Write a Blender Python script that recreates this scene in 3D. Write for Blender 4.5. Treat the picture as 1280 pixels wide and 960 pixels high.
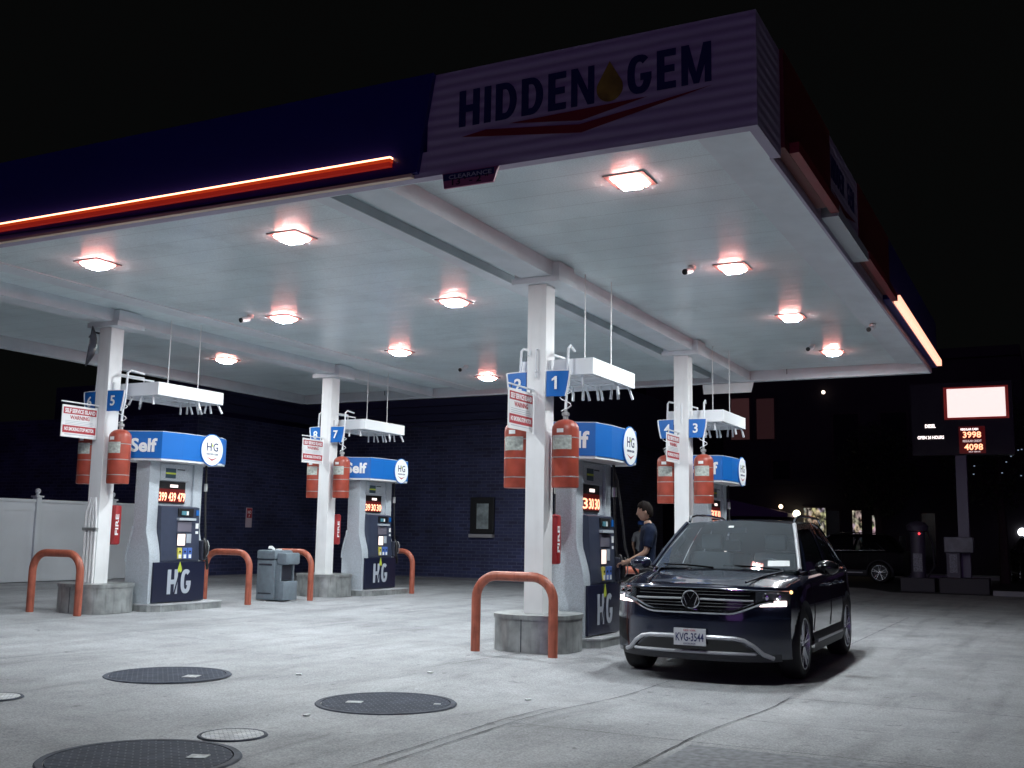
import bpy, bmesh, math, random
from mathutils import Vector, Matrix
random.seed(7)
for o in list(bpy.data.objects): bpy.data.objects.remove(o)
S = bpy.context.scene
COL = S.collection
R = math.radians

# ------------------------------------------------------------------ camera
cam = bpy.data.cameras.new('camera'); camo = bpy.data.objects.new('camera', cam); COL.objects.link(camo)
rt = Vector((0.45106034, -0.89234477, 0.01629064)); up = Vector((-0.13188556, -0.04859043, 0.99007332)); fw = Vector((0.88269517, 0.44873131, 0.13960461))
m = Matrix.Identity(4)
for i in range(3):
    m[i][0] = rt[i]; m[i][1] = up[i]; m[i][2] = -fw[i]
m[0][3], m[1][3], m[2][3] = 0, 0, 1.28
camo.matrix_world = m
cam.sensor_width = 36; cam.lens = 36*1337.63/1280; cam.clip_end = 600; cam.clip_start = 0.05
S.camera = camo

# ------------------------------------------------------------------ world, weak street glow
W = bpy.data.worlds.new('World'); S.world = W; W.use_nodes = True
nt = W.node_tree; bg = nt.nodes['Background']
sky = nt.nodes.new('ShaderNodeTexSky'); sky.sky_type = 'NISHITA'; sky.sun_disc = False
sky.sun_elevation = R(20); sky.sun_rotation = R(200)
mixn = nt.nodes.new('ShaderNodeMix'); mixn.data_type = 'RGBA'; mixn.inputs[0].default_value = 0.985
nt.links.new(sky.outputs[0], mixn.inputs[6]); mixn.inputs[7].default_value = (0.40, 0.42, 0.40, 1)
nt.links.new(mixn.outputs[2], bg.inputs[0]); bg.inputs[1].default_value = 0.0045
sun = bpy.data.lights.new('street_glow', 'SUN'); suno = bpy.data.objects.new('street_glow', sun); COL.objects.link(suno)
sun.energy = 0.095; sun.angle = R(25); sun.color = (0.56, 0.26, 1.0)
suno.rotation_euler = Vector((1.0, 0.30, -0.12)).to_track_quat('-Z', 'Y').to_euler()
S.view_settings.view_transform = 'Standard'; S.view_settings.look = 'None'; S.view_settings.exposure = 0; S.view_settings.gamma = 1
S.view_settings.use_curve_mapping = False
S.render.engine = 'CYCLES'
S.cycles.max_bounces = 8; S.cycles.diffuse_bounces = 4; S.cycles.glossy_bounces = 3; S.cycles.transparent_max_bounces = 12
S.cycles.sample_clamp_indirect = 4.0
S.cycles.use_denoising = True
LAMP_STRENGTH = 1120.0

# ------------------------------------------------------------------ helpers
def smooth01(t): t = max(0, min(1, t)); return t*t*(3-2*t)
def gz(u, v):
    a = 0.0135*max(min(v, 19.3)-5.3, -0.45)
    d = smooth01((4.85-v)/0.8)*smooth01((u-6.8)/2.6)*smooth01((40-u)/8)
    return a - 0.088*d

def srgb(r, g, b):
    f = lambda c: c/12.92 if c <= .04045 else ((c+.055)/1.055)**2.4
    return (f(r/255), f(g/255), f(b/255))

MATS = {}
def mat(name, col, rough=.6, metal=0, emit=None, es=0, coat=0, noise=None, bump=None, spec=None, trans=0, grime=0):
    if name in MATS: return MATS[name]
    M = bpy.data.materials.new(name); M.use_nodes = True; MATS[name] = M
    n = M.node_tree.nodes; l = M.node_tree.links; b = n['Principled BSDF']
    b.inputs['Base Color'].default_value = (*col, 1); b.inputs['Roughness'].default_value = rough; b.inputs['Metallic'].default_value = metal
    if spec is not None: b.inputs['Specular IOR Level'].default_value = spec
    if coat: b.inputs['Coat Weight'].default_value = coat; b.inputs['Coat Roughness'].default_value = .05
    if emit: b.inputs['Emission Color'].default_value = (*emit, 1); b.inputs['Emission Strength'].default_value = es
    tc = None
    if noise:
        sc, amt = noise
        tc = n.new('ShaderNodeTexCoord'); nz = n.new('ShaderNodeTexNoise'); nz.inputs['Scale'].default_value = sc; nz.inputs['Detail'].default_value = 6
        l.new(tc.outputs['Object'], nz.inputs['Vector'])
        mr = n.new('ShaderNodeMapRange'); mr.inputs[1].default_value = .3; mr.inputs[2].default_value = .7; mr.inputs[3].default_value = 1-amt; mr.inputs[4].default_value = 1+amt*.6
        l.new(nz.outputs[0], mr.inputs[0])
        mx = n.new('ShaderNodeMix'); mx.data_type = 'RGBA'; mx.blend_type = 'MULTIPLY'; mx.inputs[0].default_value = 1
        mx.inputs[6].default_value = (*col, 1); l.new(mr.outputs[0], mx.inputs[7]); l.new(mx.outputs[2], b.inputs['Base Color'])
        if grime:
            nz2 = n.new('ShaderNodeTexNoise'); nz2.inputs['Scale'].default_value = sc*3.1; nz2.inputs['Detail'].default_value = 8
            mp = n.new('ShaderNodeMapping'); mp.inputs['Scale'].default_value = (1, 1, .12); l.new(tc.outputs['Object'], mp.inputs[0]); l.new(mp.outputs[0], nz2.inputs['Vector'])
            rr = n.new('ShaderNodeMapRange'); rr.inputs[1].default_value = .52; rr.inputs[2].default_value = .72; rr.inputs[3].default_value = 0; rr.inputs[4].default_value = grime
            l.new(nz2.outputs[0], rr.inputs[0])
            m2 = n.new('ShaderNodeMix'); m2.data_type = 'RGBA'; l.new(rr.outputs[0], m2.inputs[0]); l.new(mx.outputs[2], m2.inputs[6]); m2.inputs[7].default_value = (col[0]*.35, col[1]*.33, col[2]*.32, 1)
            l.new(m2.outputs[2], b.inputs['Base Color'])
    if bump:
        sc, st = bump
        tc = tc or n.new('ShaderNodeTexCoord'); nb = n.new('ShaderNodeTexNoise'); nb.inputs['Scale'].default_value = sc; nb.inputs['Detail'].default_value = 5
        l.new(tc.outputs['Object'], nb.inputs['Vector']); bp = n.new('ShaderNodeBump'); bp.inputs['Strength'].default_value = st; bp.inputs['Distance'].default_value = .01
        l.new(nb.outputs[0], bp.inputs['Height']); l.new(bp.outputs[0], b.inputs['Normal'])
    return M

class MB:
    def __init__(s): s.bm = bmesh.new()
    def quadgrid(s, f, nu, nv, flip=False):
        vs = [[s.bm.verts.new(f(i/nu, j/nv)) for j in range(nv+1)] for i in range(nu+1)]
        for i in range(nu):
            for j in range(nv):
                q = [vs[i][j], vs[i+1][j], vs[i+1][j+1], vs[i][j+1]]
                if flip: q.reverse()
                s.bm.faces.new(q)
        return s
    def box(s, c, d, M=None, bev=0):
        t = bmesh.new(); bmesh.ops.create_cube(t, size=1)
        for v in t.verts: v.co = Vector((v.co.x*d[0], v.co.y*d[1], v.co.z*d[2]))
        if bev: bmesh.ops.bevel(t, geom=list(t.edges), offset=bev, segments=2, affect='EDGES', profile=.5)
        for v in t.verts:
            if M: v.co = M @ v.co
            v.co += Vector(c)
        s.add(t); return s
    def b2(s, x0, x1, y0, y1, z0, z1, bev=0):
        return s.box(((x0+x1)/2, (y0+y1)/2, (z0+z1)/2), (abs(x1-x0), abs(y1-y0), abs(z1-z0)), None, bev)
    def add(s, t):
        me = bpy.data.meshes.new('t'); t.to_mesh(me); t.free(); s.bm.from_mesh(me); bpy.data.meshes.remove(me)
    def tube(s, path, r, n=10, closed=False, caps=True):
        P = [Vector(p) for p in path]; rs = r if isinstance(r, (list, tuple)) else [r]*len(P)
        rings = []; N = len(P); ref = None
        for i, p in enumerate(P):
            a = P[(i-1) % N] if (closed or i > 0) else p; b = P[(i+1) % N] if (closed or i < N-1) else p
            t = (b-a).normalized()
            if ref is None:
                ref = Vector((0, 0, 1)) if abs(t.z) < .9 else Vector((1, 0, 0))
            x = (ref - t*ref.dot(t))
            if x.length < 1e-4: x = Vector((1, 0, 0)) - t*t.x
            x.normalize(); ref = x; y = t.cross(x)
            rings.append([s.bm.verts.new(p + (x*math.cos(2*math.pi*k/n) + y*math.sin(2*math.pi*k/n))*rs[i]) for k in range(n)])
        for i in range(N if closed else N-1):
            A = rings[i]; B = rings[(i+1) % N]
            for k in range(n): s.bm.faces.new([A[k], A[(k+1) % n], B[(k+1) % n], B[k]])
        if caps and not closed:
            s.bm.faces.new(rings[0][::-1]); s.bm.faces.new(rings[-1])
        return s
    def prism(s, poly, frame, depth):
        # poly in local xy, extruded along local z from 0 to depth
        A = [s.bm.verts.new(frame @ Vector((x, y, 0))) for x, y in poly]; B = [s.bm.verts.new(frame @ Vector((x, y, depth))) for x, y in poly]
        n = len(poly)
        try:
            s.bm.faces.new(A[::-1]); s.bm.faces.new(B)
            for i in range(n): s.bm.faces.new([A[i], A[(i+1) % n], B[(i+1) % n], B[i]])
        except ValueError: pass
        return s
    def lathe(s, prof, frame, n=24, caps=True):
        # prof: (r, h) about frame local z
        rings = [[s.bm.verts.new(frame @ Vector((r*math.cos(2*math.pi*k/n), r*math.sin(2*math.pi*k/n), h))) for k in range(n)] for r, h in prof]
        for A, B in zip(rings, rings[1:]):
            for k in range(n): s.bm.faces.new([A[k], A[(k+1) % n], B[(k+1) % n], B[k]])
        if caps and prof[0][0] > 1e-4: s.bm.faces.new(rings[0][::-1])
        if caps and prof[-1][0] > 1e-4: s.bm.faces.new(rings[-1])
        return s
    def build(s, name, material, parent=None, smooth=False, angle=35, fixn=True, weld=True):
        if weld: bmesh.ops.remove_doubles(s.bm, verts=s.bm.verts, dist=1e-5)
        if fixn: bmesh.ops.recalc_face_normals(s.bm, faces=s.bm.faces)
        me = bpy.data.meshes.new(name); s.bm.to_mesh(me); s.bm.free()
        return link_mesh(name, me, material, parent, smooth, angle)

THM = {}
def link_mesh(name, me, material, parent=None, smooth=False, angle=35):
    if material: me.materials.clear(); me.materials.append(material)
    if parent is not None:
        me.transform(THM[parent.name].inverted())
    o = bpy.data.objects.new(name, me); COL.objects.link(o)
    if parent is not None:
        o.parent = parent; THM[o.name] = THM[parent.name]
    else: THM[o.name] = Matrix.Identity(4)
    if smooth:
        for p in me.polygons: p.use_smooth = True
        try: me.set_sharp_from_angle(angle=R(angle))
        except Exception: pass
    return o

def thing(name, label, cat, loc=(0, 0, 0), rz=0, group=None):
    o = bpy.data.objects.new(name, None); COL.objects.link(o); o.location = loc; o.rotation_euler = (0, 0, rz); o.empty_display_size = .1
    o['label'] = label; o['category'] = cat
    if group: o['group'] = group
    THM[o.name] = Matrix.LocRotScale(Vector(loc), Matrix.Rotation(rz, 3, 'Z'), None)
    return o
def local(o):
    """switch a thing to building in its own local coordinates"""
    THM[o.name] = Matrix.Identity(4); return o
def tag(o, label, cat, group=None):
    o['label'] = label; o['category'] = cat
    if group: o['group'] = group
    return o
def struct(o): o['kind'] = 'structure'; return o
def dup(src, delta, label, group=None, rz=None):
    r = src.copy(); COL.objects.link(r); r.location = src.location + Vector(delta); r['label'] = label
    if group: r['group'] = group
    if rz is not None: r.rotation_euler = (0, 0, rz)
    def rec(a, b):
        for ch in [c for c in a.children]:
            c = ch.copy(); COL.objects.link(c); c.parent = b; THM[c.name] = THM.get(ch.name, Matrix.Identity(4)); rec(ch, c)
    rec(src, r); THM[r.name] = Matrix.LocRotScale(r.location, r.rotation_euler.to_matrix(), None)
    return r

def frame(o, right, upv):
    r = Vector(right).normalized(); u = Vector(upv).normalized(); n = r.cross(u)
    M = Matrix.Identity(4)
    for i in range(3): M[i][0] = r[i]; M[i][1] = u[i]; M[i][2] = n[i]; M[i][3] = o[i]
    return M
FRONT = lambda u, v, z: frame((u, v, z), (0, -1, 0), (0, 0, 1))   # faces -u
SIDE = lambda u, v, z: frame((u, v, z), (1, 0, 0), (0, 0, 1))      # faces -v
def text(s, fr, h, material, parent, name='lettering', width=None, align='CENTER', ext=.004, bold=0, res=3):
    """h = cap height; frame origin is the baseline centre"""
    c = bpy.data.curves.new('txt', 'FONT'); c.body = s; c.align_x = align; c.extrude = ext; c.offset = bold; c.resolution_u = res
    o = bpy.data.objects.new('txt', c); COL.objects.link(o); bpy.context.view_layer.update()
    me = bpy.data.meshes.new_from_object(o.evaluated_get(bpy.context.evaluated_depsgraph_get()))
    bpy.data.objects.remove(o); bpy.data.curves.remove(c)
    xs = [v.co.x for v in me.vertices]; ys = [v.co.y for v in me.vertices]
    if not xs: return None
    cx = (min(xs)+max(xs))/2 if align == 'CENTER' else min(xs)
    k = h/.73; kx = k if width is None else width/(max(xs)-min(xs))
    for v in me.vertices: v.co = Vector(((v.co.x-cx)*kx, v.co.y*k, v.co.z))
    me.transform(fr)
    return link_mesh(name, me, material, parent)
def circle(r, n=32, cx=0, cy=0, sx=1): return [(cx+sx*r*math.cos(2*math.pi*i/n), cy+r*math.sin(2*math.pi*i/n)) for i in range(n)]
def drop(w, h, cx=0, cy=0, n=20):
    """teardrop with its base at cy"""
    pts = []
    r = w/2
    for i in range(n+1):
        a = math.radians(200) + math.radians(140)*0 ; t = i/n
        ang = math.radians(155) + t*math.radians(230)
        pts.append((cx + r*math.cos(ang), cy + r + r*math.sin(ang)))
    pts.append((cx, cy+h))
    return pts

def block(word, fr, h, width, material, parent, ext=.004, name='lettering', st=.24, cx=0):
    """heavy block capitals drawn as polygons; frame origin is the baseline centre"""
    W_ = {'H': .74, 'I': st, 'D': .74, 'E': .60, 'N': .76, 'G': .78, 'M': .92}; gap = .17
    tot = sum(W_[c] for c in word)+gap*(len(word)-1); k = width/tot; x = -tot/2; mb = MB(); T = .22
    def q(pts, z=0):
        mb.prism([(px*k+cx, py*h) for px, py in pts], fr @ Matrix.Translation((0, 0, z)), ext)
    def rect(a, b, c, d): q([(a, c), (b, c), (b, d), (a, d)])
    for c in word:
        w = W_[c]
        if c == 'I': rect(x, x+w, 0, 1)
        elif c == 'H': rect(x, x+st, 0, 1); rect(x+w-st, x+w, 0, 1); rect(x+st, x+w-st, .40, .40+T*.85)
        elif c == 'E':
            rect(x, x+st, 0, 1); rect(x+st, x+w, 0, T*.8); rect(x+st, x+w, 1-T*.8, 1); rect(x+st, x+w*.93, .42, .42+T*.8)
        elif c == 'N': rect(x, x+st*.85, 0, 1); rect(x+w-st*.85, x+w, 0, 1); q([(x, 1), (x+st*.9, 1), (x+w, 0), (x+w-st*.9, 0)], .0007)
        elif c == 'M':
            rect(x, x+st*.85, 0, 1); rect(x+w-st*.85, x+w, 0, 1)
            q([(x, 1), (x+st, 1), (x+w/2+st*.35, 0), (x+w/2-st*.35, 0)], .0007); q([(x+w-st, 1), (x+w, 1), (x+w/2+st*.35, 0), (x+w/2-st*.35, 0)], .0014)
        elif c in 'DG':
            if c == 'D':
                rect(x, x+st, 0, 1); n = 12; c0 = x+w*.45
                O = [(c0+(w*.55)*math.cos(a), .5+.5*math.sin(a)) for a in [R(-90+180*i/n) for i in range(n+1)]]
                I_ = [(c0+(w*.55-st)*math.cos(a), .5+(.5-T*.8)*math.sin(a)) for a in [R(-90+180*i/n) for i in range(n+1)]]
                rect(x+st, c0, 0, T*.8); rect(x+st, c0, 1-T*.8, 1)
            else:
                n = 20; c0 = x+w/2; ang = [R(48+ (360-48-10)*i/n) for i in range(n+1)]
                ex = lambda a: (math.copysign(abs(math.cos(a))**.8, math.cos(a)), math.copysign(abs(math.sin(a))**.8, math.sin(a)))
                O = [(c0+w/2*ex(a)[0], .5+.5*ex(a)[1]) for a in ang]; I_ = [(c0+(w/2-st)*ex(a)[0], .5+(.5-T*.8)*ex(a)[1]) for a in ang]
                rect(c0+w*.04, x+w, .34, .34+T*.8)
            for i in range(len(O)-1): q([O[i], O[i+1], I_[i+1], I_[i]], .0005)
        x += w+gap
    return mb.build(name, material, parent)

# ------------------------------------------------------------------ materials
M_white = mat('white_paint', (.82, .83, .84), .45, noise=(2.5, .08), grime=.12)
M_white_g = mat('white_gloss', (.80, .83, .86), .3)
M_steel = mat('galvanised_steel', (.42, .44, .44), .42, .55, noise=(6, .35), bump=(25, .12), grime=.45)
M_red = mat('red_bollard_paint', (.42, .115, .070), .42, noise=(9, .22), grime=.55, bump=(40, .12))
M_cyl = mat('red_cylinder_paint', (.38, .068, .042), .38, noise=(6, .28), grime=.4)
M_blue = mat('blue_sign', (.008, .135, .48), .38)
M_ltr = mat('white_letter', (.85, .87, .88), .5)
M_navy = mat('navy_panel', (.010, .013, .036), .28)
M_dark = mat('dark_plastic', (.03, .034, .05), .4)
M_console = mat('slate_console', (.040, .050, .085), .38, noise=(8, .1))
M_pumpw = mat('pump_enamel', (.50, .55, .60), .42, noise=(110, .30), grime=.25)
M_rub = mat('rubber', (.012, .012, .014), .5)
M_greyl = mat('grey_letter', (.42, .46, .52), .5)
M_lime = mat('lime_drop', (.52, .60, .06), .4)
M_black = mat('black', (.006, .006, .008), .5)
M_navytxt = mat('navy_text', (.01, .018, .10), .5)
M_redtxt = mat('red_text', (.42, .03, .045), .5)
M_gold = mat('gold_drop', (.30, .21, .03), .5, noise=(7, .5))
M_glow = mat('lit_white', (1, 1, 1), .5, emit=(1, .78, .72), es=1.6)
M_led = mat('led_digit', (1, .4, .3), .5, emit=(1, .36, .20), es=2.6)
M_ledbg = mat('led_background', (.10, .01, .01), .3, emit=(.8, .05, .03), es=.05)

# ground ------------------------------------------------------------
def ground_mat():
    M = bpy.data.materials.new('worn_concrete'); M.use_nodes = True; n = M.node_tree.nodes; l = M.node_tree.links; b = n['Principled BSDF']
    tc = n.new('ShaderNodeTexCoord')
    def noise(sc, det=6, vec=None, rough=.55, dist=0):
        z = n.new('ShaderNodeTexNoise'); z.inputs['Scale'].default_value = sc; z.inputs['Detail'].default_value = det; z.inputs['Roughness'].default_value = rough
        z.inputs['Distortion'].default_value = dist
        l.new(vec or tc.outputs['Object'], z.inputs['Vector']); return z.outputs[0]
    def rng(s, a, b_, c, d):
        r = n.new('ShaderNodeMapRange'); l.new(s, r.inputs[0]); r.inputs[1].default_value = a; r.inputs[2].default_value = b_; r.inputs[3].default_value = c; r.inputs[4].default_value = d; return r.outputs[0]
    def mul(a, b_):
        q = n.new('ShaderNodeMath'); q.operation = 'MULTIPLY'; l.new(a, q.inputs[0]); l.new(b_, q.inputs[1]); return q.outputs[0]
    big = rng(noise(.45, 5, dist=.6), .3, .7, .80, 1.12)
    mid = rng(noise(2.2, 8, rough=.62), .3, .7, .84, 1.12)
    fine = rng(noise(75, 5, rough=.8), .30, .70, .62, 1.38)
    mp = n.new('ShaderNodeMapping'); mp.inputs['Scale'].default_value = (.5, 2.6, 1); mp.inputs['Rotation'].default_value = (0, 0, R(20)); l.new(tc.outputs['Object'], mp.inputs[0])
    stain = rng(noise(.9, 7, mp.outputs[0], .6, .8), .55, .72, 1.0, .70)
    spot = n.new('ShaderNodeTexVoronoi'); spot.inputs['Scale'].default_value = 2.3; l.new(tc.outputs['Object'], spot.inputs['Vector'])
    sp = rng(spot.outputs['Distance'], .02, .05, .72, 1.0)
    mp3 = n.new('ShaderNodeMapping'); mp3.inputs['Scale'].default_value = (.16, 1.9, 1); l.new(tc.outputs['Object'], mp3.inputs[0])
    tyre = rng(noise(1.4, 5, mp3.outputs[0], .55, .3), .52, .70, 1.0, .78)
    drip = rng(noise(7.5, 3, None, .5, .4), .66, .74, 1.0, .58)
    grit = n.new('ShaderNodeTexWhiteNoise'); vm = n.new('ShaderNodeVectorMath'); vm.operation = 'SNAP'; vm.inputs[1].default_value = (.011, .011, 5); l.new(tc.outputs['Object'], vm.inputs[0]); l.new(vm.outputs[0], grit.inputs['Vector'])
    gr_ = rng(grit.outputs[0], 0, 1, .80, 1.20)
    v = mul(mul(mul(mul(mul(mul(mul(big, mid), fine), stain), sp), tyre), drip), gr_)
    mx = n.new('ShaderNodeMix'); mx.data_type = 'RGBA'; mx.blend_type = 'MULTIPLY'; mx.inputs[0].default_value = 1; mx.inputs[6].default_value = (.345, .353, .372, 1)
    l.new(v, mx.inputs[7]); l.new(mx.outputs[2], b.inputs['Base Color'])
    l.new(rng(noise(1.2, 5), .3, .7, .55, .85), b.inputs['Roughness'])
    bp = n.new('ShaderNodeBump'); bp.inputs['Strength'].default_value = .35; bp.inputs['Distance'].default_value = .01; l.new(noise(70, 5, rough=.7), bp.inputs['Height']); l.new(bp.outputs[0], b.inputs['Normal'])
    return M
M_conc = ground_mat()
def gsheet(name, u0, u1, v0, v1, m_, du=.25, dz=0):
    nu = max(1, int((u1-u0)/du)); nv = max(1, int((v1-v0)/du))
    mb = MB(); mb.quadgrid(lambda a, b: (u0+(u1-u0)*a, v0+(v1-v0)*b, gz(u0+(u1-u0)*a, v0+(v1-v0)*b)+dz), nu, nv)
    return struct(mb.build(name, m_, smooth=True, fixn=False, weld=False))
gsheet('forecourt_ground', -4, 31, -12, 22, M_conc, .35)
M_asph = mat('asphalt', (.045, .045, .05), .75, noise=(1.5, .25), bump=(60, .3))
M_asph2 = mat('asphalt_patch', (.27, .28, .305), .8, noise=(20, .35), bump=(70, .5))
mb = MB(); mb.quadgrid(lambda a, b: (-60+460*a, -200+500*b, -.16), 8, 8); struct(mb.build('ground', M_asph, fixn=False))
mb = MB(); mb.quadgrid(lambda a, b: (31+29*a, -40+62*b, -.10), 6, 8); struct(mb.build('street', M_asph, fixn=False))
# pavement with kerb across the street side
M_walk = mat('pavement', (.30, .30, .31), .8, noise=(1.5, .2))
mb = MB(); mb.b2(31.2, 31.45, -14, 1.6, -.15, .03); mb.b2(44, 48, -40, 30, -.2, .02); struct(mb.build('kerb', M_walk))
gsheet('asphalt_patch', 4.6, 6.72, -2.5, 2.12, M_asph2, .35, .004)
# saw cut joints
M_joint = mat('joint_filler', (.10, .10, .11), .9, noise=(8, .5))
mb = MB()
def joint(p0, p1, w=.010, z=.006):
    p0 = Vector(p0); p1 = Vector(p1); L = (p1-p0).length; t = (p1-p0)/L; nrm = Vector((-t.y, t.x)); N = max(2, int(L/.12))
    prev = None
    for i in range(N+1):
        p = p0+t*(L*i/N); ww = w*(.5+random.random()*.9); off = random.uniform(-.004, .004)
        a = p+nrm*(ww/2+off); b = p-nrm*(ww/2-off)
        va = mb.bm.verts.new((a.x, a.y, gz(a.x, a.y)+z)); vb = mb.bm.verts.new((b.x, b.y, gz(b.x, b.y)+z))
        if prev: mb.bm.faces.new([prev[0], va, vb, prev[1]])
        prev = (va, vb)
for a, b in [((5.2, 3.44), (10.3, 3.42)), ((5.0, 2.2), (9.7, 2.16)), ((9.68, 2.2), (9.74, -8)), ((6.81, 3.42), (6.81, -.5)), ((8.07, 2.15), (8.09, -8)),
             ((9.4, 5.42), (10.75, 5.3)), ((9.7, 10.2), (9.48, 8.6)), ((6.6, 8.92), (7.9, 8.86)), ((12.6, 2.55), (21, 2.5)), ((14.8, 2.5), (14.9, -6)),
             ((9.6, 14.3), (9.62, 18.4)), ((17.5, 9.6), (23.9, 9.5)), ((14.6, 5.9), (14.65, 11.4)), ((5.1, 3.55), (7.8, 3.53))]:
    joint(a, b)
struct(mb.build('pavement_joint', M_joint, fixn=False, weld=False))

# manhole covers ----------------------------------------------------
def cover_mat(name, c1, c2, sc):
    M = bpy.data.materials.new(name); M.use_nodes = True; n = M.node_tree.nodes; l = M.node_tree.links; b = n['Principled BSDF']
    tc = n.new('ShaderNodeTexCoord'); mp = n.new('ShaderNodeMapping'); mp.inputs['Rotation'].default_value = (0, 0, R(45)); l.new(tc.outputs['Object'], mp.inputs[0])
    ch = n.new('ShaderNodeTexBrick'); ch.inputs['Scale'].default_value = sc; ch.inputs['Mortar Size'].default_value = .03; ch.inputs['Brick Width'].default_value = .5; ch.inputs['Row Height'].default_value = .25
    ch.inputs['Color1'].default_value = (*c1, 1); ch.inputs['Color2'].default_value = (c1[0]*.7, c1[1]*.7, c1[2]*.75, 1); ch.inputs['Mortar'].default_value = (*c2, 1)
    l.new(mp.outputs[0], ch.inputs['Vector'])
    nz = n.new('ShaderNodeTexNoise'); nz.inputs['Scale'].default_value = 6; nz.inputs['Detail'].default_value = 6; l.new(tc.outputs['Object'], nz.inputs['Vector'])
    mr = n.new('ShaderNodeMapRange'); mr.inputs[1].default_value = .3; mr.inputs[2].default_value = .7; mr.inputs[3].default_value = .7; mr.inputs[4].default_value = 1.2; l.new(nz.outputs[0], mr.inputs[0])
    mx = n.new('ShaderNodeMix'); mx.data_type = 'RGBA'; mx.blend_type = 'MULTIPLY'; mx.inputs[0].default_value = 1; l.new(ch.outputs['Color'], mx.inputs[6]); l.new(mr.outputs[0], mx.inputs[7])
    l.new(mx.outputs[2], b.inputs['Base Color']); b.inputs['Roughness'].default_value = .75; b.inputs['Specular IOR Level'].default_value = .15
    bp = n.new('ShaderNodeBump'); bp.inputs['Strength'].default_value = .6; bp.inputs['Distance'].default_value = .01; l.new(ch.outputs['Fac'], bp.inputs['Height']); bp.invert = True; l.new(bp.outputs[0], b.inputs['Normal'])
    return M
M_cov = cover_mat('tread_plate_dark', (.040, .050, .078), (.10, .11, .14), 6)
M_covw = cover_mat('tread_plate_pale', (.85, .86, .86), (.34, .35, .37), 9)
M_rim = mat('cover_rim', (.07, .08, .11), .7, 0, noise=(9, .4), spec=.2)
M_tag = mat('worn_tag', (.50, .52, .54), .6, noise=(30, .5))
def manhole(name, label, u, v, r, mcov, plate, group):
    z = gz(u, v); t = local(thing(name, label, 'manhole cover', (u, v, z), 0, group))
    F = Matrix.Identity(4)
    a = MB(); a.lathe([(r*.93, .001), (r*.93, .010), (r, .010), (r+.01, .001)], F, 48); a.build('rim', M_rim, t, True)
    a = MB(); a.lathe([(0.0001, .009), (r*.5, .0095), (r*.915, .009), (r*.92, .001)], F, 48); a.build('cover', mcov, t, True)
    if plate:
        for (px, py, w, d, ang) in plate:
            a = MB(); a.box((px, py, .0115), (w, d, .004), Matrix.Rotation(ang, 3, 'Z')); a.build('marker_plate', M_tag, t)
    return t
g = 'fuel tank covers in the forecourt'
manhole('manhole_cover', 'large dark round tank cover with one bright tag, nearest the left column bollard', 7.2, 6.97, .53, M_cov, [(.0, -.27, .15, .12, .4)], g)
manhole('manhole_cover', 'large dark tank cover with pale marks at both ends, nearest the front bollard', 7.08, 4.63, .53, M_cov, [(-.13, .2, .09, .12, .4), (.12, -.38, .05, .05, .4)], g)
manhole('manhole_cover', 'biggest dark tank cover cut off by the bottom edge of the photo', 4.66, 4.68, .55, M_cov, [(.18, -.26, .1, .11, .4)], g)
manhole('drain_cover', 'small pale round cover beside the biggest dark tank cover', 5.47, 4.72, .21, M_covw, None, 'small pale covers')
manhole('drain_cover', 'small pale round cover cut off by the left edge of the photo', 5.56, 7.1, .21, M_covw, None, 'small pale covers')
# small litter
for i, (u, v) in enumerate([(6.3, 4.78), (8.75, 5.25), (8.05, 3.9), (14.6, 12.05), (7.9, 6.1)]):
    a = MB(); a.box((u, v, gz(u, v)+.008), (.05, .03, .012), Matrix.Rotation(i*1.3, 3, 'Z'), .003)
    tag(a.build('litter_scrap', M_ltr), ['pale litter scrap just beyond the small pale cover', 'pale litter scrap in front of the nearest island', 'pale litter scrap on the slab before the parked car', 'pale litter scrap beside the left pump bollard', 'pale litter scrap between the two middle tank covers'][i], 'litter', 'litter on the concrete')

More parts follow.
